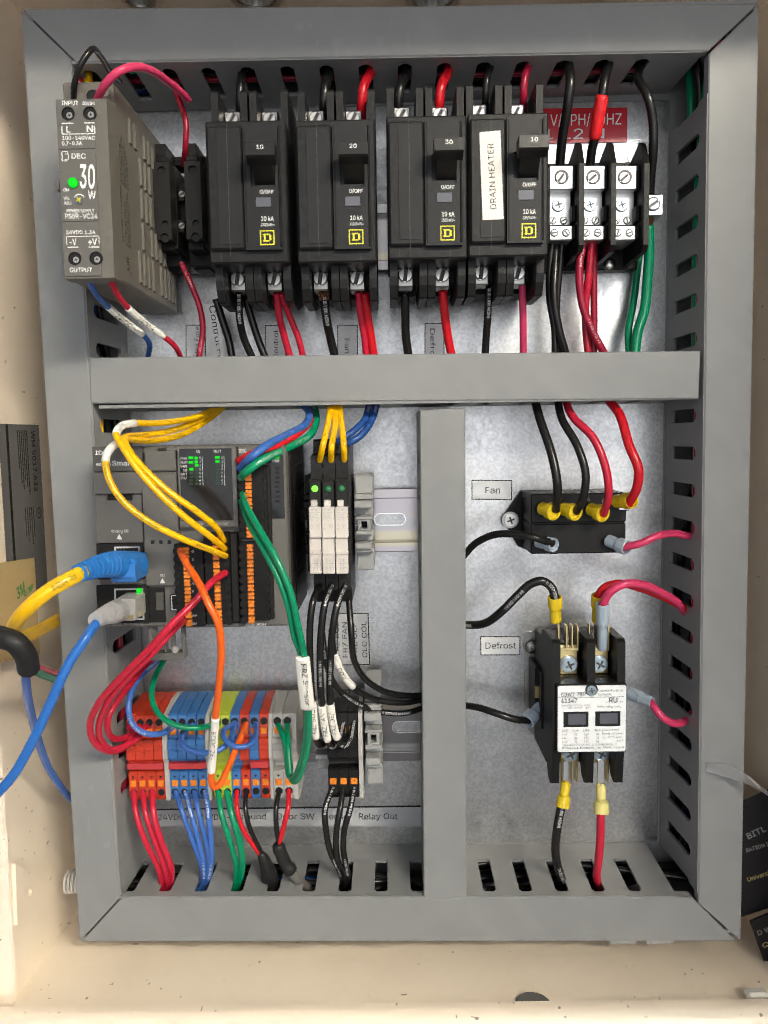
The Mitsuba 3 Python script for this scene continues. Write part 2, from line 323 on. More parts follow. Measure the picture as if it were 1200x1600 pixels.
plastic('led_off', (0.02, 0.16, 0.06), 0.2, 0.6)
scene['tape_clear'] = {'type': 'principledthin', 'base_color': rgb(0.85, 0.85, 0.85), 'roughness': 0.25, 'spec_trans': 0.75, 'eta': 1.4, 'diff_trans': 0.6}
scene['plug_clear'] = {'type': 'principledthin', 'base_color': rgb(0.88, 0.87, 0.84), 'roughness': 0.15, 'spec_trans': 0.55, 'eta': 1.4, 'diff_trans': 0.9}
plastic('led_dark', (0.006, 0.035, 0.012), 0.3, 0.5)
plastic('seam_grey', (0.05, 0.049, 0.047), 0.4, 0.5)
plastic('handle_black', (0.009, 0.009, 0.009), 0.34, 0.3)
plastic('ink_faint', (0.16, 0.16, 0.155), 0.5, 0.4)
plastic('label_cream', (0.64, 0.605, 0.55), 0.4, 0.5)
plastic('recess_shade', (0.085, 0.08, 0.072), 0.45, 0.4)  # shade at the bottom of screw recesses, painted as a dark colour
plastic('well_shade', (0.05, 0.047, 0.042), 0.4, 0.5)  # dark rings and discs paint the shade of deep screw wells

# ------------------------------------------------------------------ the cabinet round the panel
UL, UR, VB, VT, WF, WB = -197.0, 199.0, -250.5, 258.0, 60.0, -42.0
WLIP = 78.0
cab = thing('metal_cabinet', 'beige painted steel cabinet shell round the grey wiring ducts', 'cabinet')
T_ = 2.0
part(cab, 'back_wall', rbox(UL - T_, UR + T_, VB - T_, VT + T_, WB - T_, WB, 0), 'beige_paint')
part(cab, 'left_wall', rbox(UL - T_, UL, VB - T_, VT + T_, WB, WF + 8, 0), 'beige_paint')
part(cab, 'right_wall', rbox(UR, UR + T_, VB - T_, VT + T_, WB, WF + 30, 0), 'beige_paint')
part(cab, 'top_wall', rbox(UL, UR, VT, VT + T_, WB, WF, 0), 'beige_paint')
part(cab, 'drip_hood', rbox(UL - 40, UR + 60, VT + 2.2, VT + 4.2, 40, 172, 0), 'beige_paint')  # unseen hood, added and sized to shade the top duct
DA = math.radians(19)
door_ = rbox(0, 400, VB - 20, VT + 1.5, -1, 1, 0.5); door_.apply_transform(trimesh.transformations.rotation_matrix(-(math.pi / 2 - DA), [0, 1, 0])); door_.apply_translation([UR + 6, 0, WF + 34])
part(cab, 'door', door_, 'beige_paint')
part(cab, 'floor_sheet', rbox(UL, UR, VB - T_, VB, WB, WLIP, 0), 'beige_paint')
WLIP = 78.0
def lip_profile(r, h):
    """(v, w) of a rolled lip: out of the floor past a small crease, round and down."""
    a = np.linspace(math.pi / 2, 0, 12)
    o = [(VB + 4.9 - r + r * math.sin(t), WLIP + 4 + r * math.cos(t)) for t in a]
    return Polygon([(VB - 2, WLIP), (VB + 4.0, WLIP), (VB + 4.9, WLIP + 0.9)] + o + [(VB + 4.9 - r - h, WLIP + 4 + r), (VB + 4.9 - r - h, WLIP + 2 + r), (VB - 2, WLIP + 2 + r)])
part(cab, 'front_lip', extrude(lip_profile(9.0, 60), UL - 30, UR + 30, 0), 'beige_paint', 40)
p0, p1 = at(17, 1300, WF + 2), at(36, 1552, WF + 2)
side_lip = hull([(UL - 40, v, w) for v in (VB, VT) for w in (WF + 8, WF + 11)] + [(UL + 0.0, v, w) for v in (VB - 6, VT) for w in (WF + 8, WF + 10)] + [(UL + 0.6, v, WF + 9) for v in (VB - 6, VT)])
part(cab, 'side_lip', side_lip, 'beige_paint')
q = at(19, 1350, UL + 0.1, 0), at(51, 1367, UL + 0.1, 0), at(52, 1395, UL + 0.1, 0), at(36, 1424, UL + 0.1, 0), at(22, 1445, UL + 0.1, 0)
hp = Polygon([(a[1], a[2]) for a in q]); hc = at(42, 1394, UL, 0)
hb = part(cab, 'hinge_bracket', cat([extrude(hp.difference(Point(hc[1], hc[2]).buffer(1.9)), UL + 0.05, UL + 1.8, 0), extrude(Point(hc[1], hc[2]).buffer(1.9), UL + 0.02, UL + 0.12, 0)]), 'beige_paint')

plate = thing('mounting_plate', 'flat galvanised steel mounting plate behind all the ducts and devices', 'panel')
put(plate, rbox(-173, 173, -232, 232, -2.2, 0, 0.3), 'galvanised')
for x, ln in ((-150, 'left'), (150, 'right')):
    for y, vn in ((-215, 'lower'), (215, 'upper')):
        single('standoff', f'steel standoff post behind the {vn} {ln} corner of the mounting plate', 'standoff', disc((x, y, WB), (0, 0, 1), 5, 39.7 + 0.0, 0.3), 'dull_steel', 30, 'standoffs behind the mounting plate')

# ------------------------------------------------------------------ wiring ducts
DW = 52.5
def uvs(pts, w=DW): return [tuple(at(*p, w)[:2]) for p in pts]
def hexslot(c, half, a, b, tip):
    """A slot across (along, w): closed square end at a, pointed end at b."""
    return Polygon([(c - half, a), (c + half, a), (c + half, b - tip), (c + 0.35 * half, b), (c - 0.35 * half, b), (c - half, b - tip)])
def comb(l0, l1, slots, a, b, top, half=3.4, tip=2.6):
    q = sbox(l0, 1.6, l1, top)
    for s in slots:
        q = q.difference(hexslot(s, half, a, b, tip))
    return q
def ruled(m, axis, b0, b1, f0, f1):
    """Leans a wall built in the plane 0: its inner face passes through the lines b0-b1 on the plate and f0-f1 at the cover, each given as (along, across)."""
    v = np.array(m.vertices); l = v[:, 1 - axis]; t = v[:, 2] / DW
    lin = lambda a, b: a[1] + (b[1] - a[1]) * (l - a[0]) / (b[0] - a[0])
    v[:, axis] += lin(b0, b1) * (1 - t) + lin(f0, f1) * t
    m.vertices = v
    return m
def duct(label, face, walls, base):
    d = thing('wire_duct', label, 'wiring duct', 'grey slotted wiring ducts')
    P = Polygon(face).buffer(-0.13, join_style=2)
    cover = slab(list(P.exterior.coords)[:-1], DW - 1.6, DW, 0.5)
    rim = extrude(P.buffer(-0.2, join_style=2).difference(P.buffer(-1.5, join_style=2)), DW - 6.5, DW - 1.5)
    part(d, 'cover', cat([cover, rim]), 'pvc_grey')
    for m in walls: part(d, 'side_wall', m, 'pvc_grey')
    part(d, 'base', rbox(*base, 0.05, 1.6, 0), 'pvc_grey')
    return d
PT = 19.05
sv = lambda *c: [c[0] + k * PT for k in range(c[1], c[2])]
# inner walls: top duct v = VTOP, bottom duct v = VBOT, left duct u = UIL, right duct u = UIR
VTOP, VBOT, UIL, UIR = 206.6, -205.7, -147.6, 147.6
b_s = at(595, 1396, VBOT, 1)[0]; t_s = at(508, 103, VTOP, 1)[0]; r_s = at(1085, 709, UIR, 0)[1]; l_s = at(140, 540, UIL, 0)[1]
TOPW = DW - 0.7
FT0, FT1, FB0, FB1, FL0, FL1, FR0, FR1 = uvs([(119, 97.5), (1107.5, 79.5), (190, 1402.5), (1082, 1402.5), (111.5, 91), (187, 1404), (1107.5, 83), (1091, 1412)])
sw = lambda p, d: (p[1], p[0] + d)
ad = lambda p, d: (p[0], p[1] + d)
top_duct = duct('grey wiring duct running along the top of the panel above the breakers', uvs([(33, 13), (1186, 5), (1107.5, 79.5), (119, 97.5)]),
     [ruled(extrude(comb(-172, 146.5, sv(t_s, -9, 9), 14, 45.5, TOPW), 0, 1.6, 1), 1, (-121, 205.9), (139, 209.8), ad(FT0, -0.3), ad(FT1, -0.3)), extrude(sbox(-172, 1.6, 171, TOPW), 229.2, 230.8, 1)], (-172, 171, VTOP, 230.8))
bottom_duct = duct('grey wiring duct running along the bottom edge of the panel', uvs([(126, 1472), (190, 1402.5), (1082, 1402.5), (1151, 1471)]),
     [ruled(extrude(comb(-170, 141, sv(b_s, -8, 8), 17.5, 48.5, TOPW), -1.6, 0, 1), 1, (-131, -205.9), (139, -205.9), ad(FB0, 0.3), ad(FB1, 0.3)), extrude(sbox(-170, 1.6, 170, TOPW), -229.0, -227.4, 1)], (-170, 170, -229, VBOT))
VR0, VR1 = -207, 206
left_duct = duct('grey wiring duct running up the left side behind the power supply', uvs([(32, 14), (111.5, 91), (187, 1404), (124, 1472.5)]),
     [ruled(extrude(comb(VR0, 186, sv(l_s, -12, 8), 10, 43.5, TOPW), -1.6, 0, 0), 0, (86, -147.8), (-114, -146.7), sw(FL0, 0.3), sw(FL1, 0.3)), extrude(sbox(-228, 1.6, 229, TOPW), -170.4, -168.8, 0)], (-170.4, UIL, -227, 229))
right_duct = duct('grey wiring duct running up the right side of the panel', uvs([(1187, 7), (1107.5, 83), (1091, 1412), (1158, 1471.5)]),
     [ruled(extrude(comb(VR0, at(1100, 150, UIR, 0)[1], sv(r_s, -12, 12), 11.5, 43.0, TOPW), 0, 1.6, 0), 0, (78, 148), (-204, 148.4), sw(FR0, -0.3), sw(FR1, -0.3)), extrude(sbox(-228, 1.6, 227, TOPW), 168.8, 170.4, 0)], (UIR, 170.4, -227, 227))
VM0, VM1 = at(500, 641, 0)[1] + 0.8, 69.0
m_s = at(640, 634, VM0, 1)[0]
mid_duct = duct('short wide grey wiring duct crossing the panel below the breakers', uvs([(139.5, 558.5), (1095.5, 547.5), (1092, 623.5), (141, 631)]),
     [extrude(comb(UIL + 1, UIR - 1, sv(m_s, -8, 9), 8, 46, TOPW), VM0, VM0 + 1.6, 1), extrude(comb(UIL + 1, UIR - 1, sv(m_s, -8, 9), 8, 46, TOPW), VM1 - 1.6, VM1, 1)], (UIL + 1, UIR - 1, VM0, VM1))
UD0, UD1 = at(655, 900, 26)[0] + 0.4, at(728, 1000, DW)[0] - 1.5
div_duct = duct('narrow upright grey wiring duct between the controllers and the contactor', uvs([(655.5, 640.5), (727.5, 636.5), (729.5, 1404), (662, 1404.5)]),
     [extrude(comb(VBOT + 0.5, VM0 - 3, sv(r_s, -12, 1), 10, 43, TOPW), UD0, UD0 + 1.6, 0), extrude(comb(VBOT + 0.5, VM0 - 3, sv(r_s, -12, 1), 10, 43, TOPW), UD1 - 1.6, UD1, 0)], (UD0, UD1, VBOT + 0.5, VM0 - 3))

# ------------------------------------------------------------------ rails of the mounting plate
def din_rail(label, u0, u1, vc, slots):
    """A 35 x 7.5 mm top hat rail with oblong slots."""
    k = thing('din_rail', label, 'mounting rail', 'steel mounting rails')
    t = 1.1
    prof = Polygon([(vc - 17.5, 7.5), (vc - 17.5, 7.5 - t), (vc - 13.2, 7.5 - t), (vc - 13.2, 0.1), (vc + 13.2, 0.1), (vc + 13.2, 7.5 - t), (vc + 17.5, 7.5 - t), (vc + 17.5, 7.5),
                    (vc + 12.1, 7.5), (vc + 12.1, 1.2), (vc - 12.1, 1.2), (vc - 12.1, 7.5)])
    web = sbox(u0, vc - 12.05, u1, vc + 12.05)
    for s in slots:
        web = web.difference(Point(s, vc).buffer(3.1).union(Point(s + 11, vc).buffer(3.1)).convex_hull)
    legs = prof.difference(sbox(vc - 12.05, 0, vc + 12.05, 1.3)); legs = legs.buffer(-0.42).buffer(0.42, 6)
    put(k, cat([extrude(legs, u0, u1, 0), extrude(web, 0.15, 1.25)]), 'rail_zinc', 40)
    for s in slots:
        r = Point(s, vc).buffer(3.5).union(Point(s + 11, vc).buffer(3.5)).convex_hull
        part(k, 'slot_rim', extrude(r.difference(r.buffer(-0.5)), 1.2, 1.55), 'bright_steel')
    return k
V1, V2, V3 = 137.0, -15.4, -135.3
s_mid = at(*A6(535, 738), 1.3)[0]
din_rail('steel mounting rail at the top carrying the power supply and breakers', -146, 72, V1, [])
din_rail('shiny steel mounting rail with an oblong slot right of the three relays', -146, UD0 - 0.3, V2, [s_mid, s_mid - 25, s_mid - 50, s_mid - 75])
din_rail('shiny steel mounting rail under the coloured terminal blocks', -146, UD0 - 0.3, V3, [at(*B2(940, 660), 1.3)[0]])

# ------------------------------------------------------------------ power supply
ps = thing('power_supply', 'slim taupe 30 watt power supply with a lit green lamp, top left', 'power supply')
pu0, pu1, pv0, pv1 = -138.6, -117.3, 98.4, 180.2
M3 = lambda m: __import__('manifold3d').Manifold(__import__('manifold3d').Mesh(np.asarray(m.vertices, np.float32), np.asarray(m.faces, np.uint32)))
body = M3(rbox(pu0, pu1, pv0, pv1, 8, 99, 0.8))
part(ps, 'housing', body, 'supply_grey')
for i, w in enumerate(np.arange(15, 80, 7.0)):
    for a, b in ((102.5, 117), (118.5, 131), (132.5, 146), (147.5, 160), (161.5, 172)):
        if w > 70 and 117 < a < 160: continue
        if (i * 7 + int(a)) % 5 == 0: continue
        part(ps, 'cooling_rib', rbox(pu1 - 0.2, pu1 + 1.0, a, b, w, w + 3.2, 0.15), 'supply_grey')
fr = [(pu0 + 1.1, 98.0), (pu1 + 0.2, 98.0), (pu1 + 0.2, 169.2), (pu0 + 1.1, 169.2)]
cap = hull([(x, y, 99.2) for x, y in ((pu0, 98.2), (pu1 + 0.3, 98.2), (pu1 + 0.3, 170), (pu0, 170))] + [(x, y, 106) for x, y in ((pu0, 98.2), (pu1 + 0.3, 98.2), (pu1 + 0.3, 170), (pu0, 170))] + [(x, y, 108.6) for x, y in fr])
part(ps, 'front_cap', cap, 'supply_grey')
a, b, c_, d_ = span(315, 318, 507, 1238, 109, A1)
holes = [at(*A1(*p), 109.2)[:2] for p in ((355, 393), (467, 390), (390, 1147), (500, 1145))]
fp = sbox(a, c_, b, d_)
for h in holes: fp = fp.difference(Point(*h).buffer(2.75, 24))
y1, y2 = at(*A1(420, 577), 109)[1], at(*A1(430, 953), 109)[1]
for yy in (y1, y2): fp = fp.difference(sbox(a - 1, yy - 0.13, b + 1, yy + 0.13))
part(ps, 'front_panel', extrude(fp, 108.62, 109.3), 'supply_face')
for h in holes:
    t = part(ps, 'screw_well', lathe((*h, 108.7), (0, 0, 1), [(0, 2.7), (0.3, 2.72), (0.52, 2.72), (0.52, 2.5), (0.1, 2.4)], 24), 'dark_void')
    part(ps, 'terminal_screw', cross_head((h[0] + 0.3, h[1] - 0.4, 108.66), 1.25, 0.3), 'dull_steel')
    part(ps, 'well_floor', disc((h[0], h[1], 108.63), (0, 0, 1), 2.6, 0.04, 0.01), 'dark_void')
P = lambda s, x0, y0, x1, y1, h: (s, x0, y0, x1, y1, h)
white = print_rows([P('INPUT', 319, 347, 409, 348, 22), P('50/60Hz', 428, 347, 495, 347, 18), P('L', 342, 490, 368, 490, 34), P('N', 447, 487, 486, 487, 33),
    P('100-240VAC', 321, 528, 495, 528, 20), P('0.7-0.3A', 321, 557, 428, 556, 20), P('30', 412, 777, 495, 779, 122),
    P('W', 458, 836, 500, 836, 44), P('POWER SUPPLY', 346, 906, 492, 906, 18), P('PS5R-VC24', 337, 938, 508, 938, 26), P('24VDC 1.3A', 342, 1019, 498, 1019, 20),
    P('-V', 358, 1078, 398, 1078, 36), P('+V', 457, 1076, 506, 1076, 36), P('OUTPUT', 362, 1217, 480, 1217, 24)], 109.3, A1, True)
thin = print_rows([P('DEC', 370, 626, 447, 626, 27), P('ON', 328, 797, 360, 797, 16), P('VR.', 331, 842, 364, 842, 18), P('ADJ', 333, 867, 372, 867, 18)], 109.3, A1, True)
def bars(rects, w, c=ID, d=0.06):
    return cat([rbox(*span(x0, y0, x1, y1, w, c), w + 0.015, w + 0.015 + d, 0) for x0, y0, x1, y1 in rects])
lines = bars([(322, 440, 382, 446), (438, 437, 494, 443), (320, 458, 326, 500), (490, 455, 496, 497), (326, 495, 490, 500), (352, 1085, 408, 1091), (462, 1084, 518, 1090), (345, 1030, 349, 1075),
              (514, 1028, 518, 1073), (349, 1029, 514, 1033), (321, 588, 326, 640), (326, 588, 352, 592), (326, 636, 352, 640), (349, 592, 353, 600), (338, 600, 358, 604), (338, 628, 358, 632), (354, 600, 358, 632)], 109.3, A1)
arc = affinity.translate(Point(0, 0).buffer(2.5, 24).difference(Point(0, 0).buffer(2.05, 24)).intersection(sbox(-3, 1.0, 3, 3)), *at(*A1(414, 842), 109.3)[:2])
g0 = at(*A1(549, 285), 99)
ground_mark = Point(g0[0], g0[1]).buffer(1.15, 20).difference(Point(g0[0], g0[1]).buffer(0.95, 20)).union(sbox(g0[0] - 0.5, g0[1] - 0.1, g0[0] + 0.5, g0[1] + 0.1))
part(ps, 'lettering', cat([white, thin, lines, extrude(arc, 109.31, 109.38)]), 'ink_white')
lp = at(*A1(384, 755), 109.3)
part(ps, 'lamp', lathe(lp, (0, 0, 1), [(0, 2.0), (1.2, 2.0), (1.9, 1.7), (2.3, 1.2), (2.5, 0.5)], 24), 'led_green', True, 'lit green indicator lamp', **LED_GREEN)
kp = at(*A1(412, 842), 109.3)
kn = part(ps, 'adjuster', lathe(kp, (0, 0, 1), [(0, 1.9), (0.3, 1.9), (0.3, 1.5), (0.6, 1.4)], 24), 'window_blue')
part(kn, 'slot_insert', cat([extrude(affinity.rotate(sbox(kp[0] - 1.2, kp[1] - 0.3, kp[0] + 1.2, kp[1] + 0.3), 35), kp[2] + 0.55, kp[2] + 0.8), extrude(affinity.rotate(sbox(kp[0] - 1.2, kp[1] - 0.3, kp[0] + 1.2, kp[1] + 0.3), -55), kp[2] + 0.55, kp[2] + 0.75)]), 'ink_yellow')
for x in (297, 530):
    part(ps, 'side_latch', pbox(x - 8, 745, x + 10, 792, 108.4, 104, A1, 0.3), 'supply_grey')
hp_ = at(*A1(482, 305), 99)
part(ps, 'wire_well', disc((hp_[0], hp_[1] + 0.4, 98.7), (0, 0, 1), 2.6, 0.45, 0.1), 'dark_void')
part(ps, 'earth_mark', extrude(ground_mark, 99.03, 99.1), 'ink_white')
# print on the side: rows of tiny marks reading upwards, two bold words among them
def side_rows(w0, w1, v0, v1, n, seed, u):
    r = np.random.default_rng(seed); out = []
    for i in range(n):
        w = w0 + (w1 - w0) * (i + 0.5) / n; v = v0
        while v < v1 - r.uniform(0, 10):
            L = r.uniform(0.8, 3.0)
            out.append(rbox(u, u + 0.05, v, min(v + L, v1), w - 0.28, w + 0.28, 0)); v += L + r.uniform(0.4, 0.8)
    return out
su = pu1 + 0.02
side = side_rows(84, 95, 140, 164, 7, 3, su) + side_rows(84, 92, 115, 139.5, 5, 4, su)
side.append(lettering([('CAUTION / ATTENTION', (su, 115.5, 94.5), (su, 139, 94.5), 1.6, (1, 0, 0), True), ('UR', (su, 104.5, 88), (su, 110.5, 88), 3.4, (1, 0, 0), True), ('us', (su, 102.8, 86.5), (su, 104.2, 86.5), 1.4, (1, 0, 0), True)]))
part(ps, 'side_print', cat(side), 'ink_black')

# ------------------------------------------------------------------ fuse holders
E1 = crop(220, 210, 6.15)
def fuse_holder(dx, label):
    k = thing('fuse_holder', label, 'fuse holder', 'black rail-mounted fuse holders')
    WQ = 46
    f = lambda x, y, w=WQ: at(*E1(x, y), w)
    def bx(x0, y0, x1, y1, wf, wb, b=0.3):
        u0, u1, v0, v1 = span(x0, y0, x1, y1, wf, E1)
        return rbox(u0 + dx, u1 + dx, v0, v1, wb, wf, b)
    u0, u1, v0, v1 = span(118, 262, 292, 1010, WQ, E1)
    u0, u1, v0, v1 = u0 + dx + 0.6, u1 + dx - 0.4, v0, v1
    hs = [(198, 347, 40), (233, 857, 30), (228, 990, 40)]
    face = sbox(u0, v0, u1, v1)
    for x, y, r in hs:
        p = f(x, y); face = face.difference(Point(p[0] + dx, p[1]).buffer(r * 0.0525, 20))
    part(k, 'front_column', cat([extrude(face, WQ - 2, WQ), rbox(u0, u1, v0, v1, 9, WQ - 2.0, 0)]), 'charcoal')
    for x, y, r in hs:
        p = f(x, y); part(k, 'screw_hole', disc((p[0] + dx, p[1], WQ - 1.9), (0, 0, 1), r * 0.0525 - 0.03, 0.3, 0.1, 20), 'dark_void')
    part(k, 'top_tab', bx(118, 90, 240, 210, 40, 20), 'charcoal')
    part(k, 'tab_neck', bx(135, 205, 245, 262, 40, 20), 'black_plastic')
    part(k, 'side_wing', cat([bx(300, 300, 345, 1100, 36, 9, 0.4), bx(255, 215, 400, 300, 22, 9)]), 'charcoal')
    for y0, y1 in ((520, 645), (825, 945)):
        m = part(k, 'contact_block', bx(70, y0, 132, y1, 34, 12, 0.3), 'charcoal')
        p = f(108, (y0 + y1) / 2, 34); part(m, 'contact_screw', slot_head((p[0] + dx, p[1], 34), 1.6, 0.8), 'dull_steel')
    part(k, 'foot', cat([bx(165, 1035, 320, 1115, 38, 9), bx(185, 1105, 390, 1270, 26, 9), bx(240, 1270, 385, 1305, 22, 9)]), 'black_plastic')
    part(k, 'core', bx(75, 470, 350, 960, 28, 8, 0.2), 'black_plastic')
fuse_holder(0.0, 'black fuse holder right beside the vented side of the power supply')
fuse_holder(float(at(*E1(500, 600), 46)[0] - at(*E1(203, 600), 46)[0]), 'black fuse holder standing against the left side of the first 10 amp breaker')

# ------------------------------------------------------------------ circuit breakers
def breaker(anchor, amp, label, tag=False, dark=True, bottom_c=('screw', 'screw')):
    a0 = at(*A2(65, 365), 70); off = np.array([anchor[0] - a0[0], anchor[1] - a0[1], 0])
    k = thing('circuit_breaker', label, 'circuit breaker', 'two-pole black circuit breakers in the top row')
    def mv(m):
        m.apply_translation(off)
        if m.metadata.get('recess') is not None: m.metadata['recess'].apply_translation(off)
        return m
    U0, U1, W1 = -85.7, -49.2, 70.0
    VT_, VB_ = 174.3, 111.2
    part(k, 'case', mv(cat([rbox(U0, U1, VB_, VT_, 26, W1, 0.7), rbox(U0 + 1.5, U1 - 1.5, VB_ - 6, VT_ + 8, 8.5, 40, 0.6)])), 'breaker_black')
    # ribs that stand between the wire wells, top and bottom
    top, bot = [], []
    for x in (-85.2, -71.6, -67.2, -52.6):
        prof = Polygon([(VT_ - 4, 9), (VT_ - 4, 58), (191.2, 58), (192.6, 56.5), (192.6, 24), (188, 9)])
        part(k, 'upper_rib', mv(extrude(prof, x, x + 3.3, 0)), 'breaker_black')
    for x in (-84.9, -70.9, -66.9, -53.0):
        prof = Polygon([(VB_ + 4, 9), (VB_ + 4, 62), (105, 62), (101, 61), (96, 57.5), (95.4, 56), (95.4, 30), (101, 9)])
        part(k, 'lower_rib', mv(extrude(prof, x, x + 3.6, 0)), 'breaker_black')
    f = lambda x, y, w: at(*A2(x, y), w)
    # raised cover of two halves with a label plate and the handle collar
    e = W1
    pl = span(82, 388, 262, 1034, e + 2.5, A2); pr = span(266, 378, 462, 1034, e + 2.9, A2)
    part(k, 'cover', mv(rbox(pl[0], pl[1] + 0.4, pl[2], pl[3], e - 1, e + 2.5, 0.8)), 'breaker_black')
    part(k, 'label_plate', mv(rbox(*span(132, 405, 258, 1005, e + 2.8, A2), e + 2.0, e + 2.8, 0.15)), 'breaker_label')
    ho = span(304, 560, 432, 712, e + 2.9, A2)
    col = sbox(pr[0] + 0.4, pr[2], pr[1], pr[3]).difference(sbox(ho[0], ho[2], ho[1], ho[3]))
    part(k, 'collar', mv(cat([extrude(col, e + 1.0, e + 2.9), rbox(pr[0] + 0.4, pr[1], pr[2], pr[3], e - 1, e + 1.0, 0)])), 'breaker_label')
    ed = span(450, 385, 464, 1028, e + 2.9, A2)
    part(k, 'collar_edge', mv(cat([slab([(ed[0], pr[2] + 1), (ed[1] - 0.1, pr[2] + 1), (ed[1] - 0.1, pr[3] - 1), (ed[0], pr[3] - 1)], e + 2.85, e + 3.4, 0.5), rbox(pr[0] + 0.9, pr[0] + 1.4, pr[2] + 1, pr[3] - 1, e + 2.85, e + 3.2, 0.2)])), 'breaker_black')
    h0 = span(276, 470, 430, 545, e + 17, A2)
    hn = part(k, 'handle', mv(hull([(x, y, w) for x in (h0[0], h0[1]) for y, w in ((h0[3], e + 16.2), (h0[3] - 0.4, e + 17), (h0[2] + 0.4, e + 17), (h0[2] - 0.3, e + 16), (h0[2] - 2.0, e + 11), (h0[3] - 0.6, e + 8))])), 'handle_black')
    sl = span(318, 578, 425, 700, e + 6, A2)
    part(hn, 'handle_stem', mv(hull([(x, y, w) for x in (sl[0] + 0.2, sl[1] - 0.2) for y, w in ((h0[2] + 4, e + 1.3), (h0[2] + 4, e + 9), (h0[2] - 1.0, e + 11.5), (sl[2] + 4.2, e + 4.6), (sl[2] + 1.8, e + 1.3))])), 'handle_black')
    part(hn, 'amp_marking', mv(print_rows([P(amp, 331, 509, 372, 509, 22)], e + 17, A2, True)), 'ink_white')
    part(k, 'lettering', mv(print_rows([P('O/OFF', 352, 742, 424, 742, 20), P('10 kA', 357, 884, 426, 884, 24), P('120/240V~', 357, 911, 430, 911, 15)], e + 2.9, A2, True)), 'ink_white')
    wn = span(332, 760, 412, 810, e + 3.0, A2)
    part(k, 'trip_window', mv(cat([rbox(*wn, e + 2.8, e + 3.0, 0.1)])), 'window_blue')
    part(k, 'window_frame', mv(extrude(sbox(wn[0] - 0.25, wn[2] - 0.25, wn[1] + 0.25, wn[3] + 0.25).difference(sbox(wn[0], wn[2], wn[1], wn[3])), e + 2.8, e + 3.15)), 'breaker_black')
    lg = span(354, 932, 430, 1010, e + 2.9, A2); s = (lg[1] - lg[0])
    cx, cy = (lg[0] + lg[1]) / 2, (lg[2] + lg[3]) / 2; t = s * 0.085
    sq = sbox(cx - s / 2, cy - s / 2, cx + s / 2, cy + s / 2); sq = sq.difference(sbox(cx - s / 2 + t, cy - s / 2 + t, cx + s / 2 - t, cy + s / 2 - t))
    dq = unary_union([sbox(cx - .24 * s, cy - .26 * s, cx - .10 * s, cy + .26 * s), sbox(cx - .30 * s, cy + .17 * s, cx + .16 * s, cy + .26 * s), sbox(cx - .30 * s, cy - .26 * s, cx + .16 * s, cy - .17 * s), sbox(cx + .13 * s, cy - .2 * s, cx + .28 * s, cy + .2 * s)])
    part(k, 'maker_mark', mv(extrude(unary_union([sq, dq]), e + 2.92, e + 3.0)), 'ink_yellow')
    # wells, lugs and screws
    for i, (x, y) in enumerate(((240, 1190), (430, 1190))):
        p = f(x, y, 46)
        part(k, 'wire_well', mv(cat([rbox(p[0] - 5.6, p[0] + 5.6, 101, VB_ + 1, 8.6, 30, 0)])), 'dark_void')
        l = part(k, 'lug', mv(cat([rbox(p[0] - 4.0, p[0] + 4.0, p[1] - 5.6, p[1] + 4.5, 34, 46, 0.7)])), 'dull_steel')
        part(l, 'lug_screw', mv(slot_head((p[0], p[1], 46), 3.45, 2.2, 82 if i == 0 else 74, 1.0, 0.16)), 'screw_steel')
    for i, x in enumerate((210, 405)):
        p = f(x, 352, 44)
        l = part(k, 'lug', mv(rbox(p[0] - 4.2, p[0] + 4.2, 172, p[1] + 3.6, 30, 44, 0.7)), 'dull_steel')
        part(l, 'lug_screw', mv(slot_head((p[0], p[1] - 0.6, 44), 3.2, 1.6, 60, 0.8, 0.14)), 'screw_steel')
    for a, b in ((VB_ + 1.5, 112.8), (172.6, VT_ - 0.9)):
        part(k, 'centre_seam', mv(rbox(-67.75, -67.25, a, b, W1 - 0.3, W1 + 0.06, 0)), 'dark_void')
    part(k, 'mould_seam', mv(cat([rbox(x, x + 0.18, 113.4, 172.2, W1 + 2.7, W1 + 2.9, 0) for x in (-75.6,)] + [rbox(x, x + 0.15, 111.6, 116, W1 - 0.2, W1 + 0.05, 0) for x in (-80.5, -57)])), 'seam_grey')
    return k
an = [at(*p, 70) for p in ((319.5, 189.5), (459, 188), (602.5, 182), (730, 178))]
for i, (amp, lab) in enumerate((('10', 'leftmost black breaker, marked 10, without a paper label, beside the fuse holders'), ('20', 'second black breaker from the left, the one marked 20'), ('30', 'third black breaker from the left, marked 30, left of the DRAIN HEATER label'), ('10', 'rightmost black breaker with the white DRAIN HEATER label on its cover'))):
    breaker(an[i], amp, lab)
def label_tag(name, label, corners, w, border, rows, face='label_white', ink='ink_black', bold=False):
    """A printed label: corners in places of the photograph, clockwise from its top left."""
    k = thing(name, label, 'label')
    Q = Polygon([at(*p, w)[:2] for p in corners])
    part(k, 'backing', extrude(Q, w + 0.02, w + 0.14), face)
    if border: part(k, 'border', extrude(Q.buffer(-0.05).difference(Q.buffer(-border, join_style=2)), w + 0.13, w + 0.18), ink)
    if rows: part(k, 'lettering', print_rows(rows, w + 0.14, ID, bold), ink)
    return k
dh = label_tag('label_tag', 'white DRAIN HEATER label standing upright on the last breaker', [A3(563, 423), A3(673, 413), A3(690, 875), A3(580, 880)], 72.85, 0,
    [('DRAIN HEATER', *A3(652, 826), *A3(636, 480), 10.0)], 'label_cream')
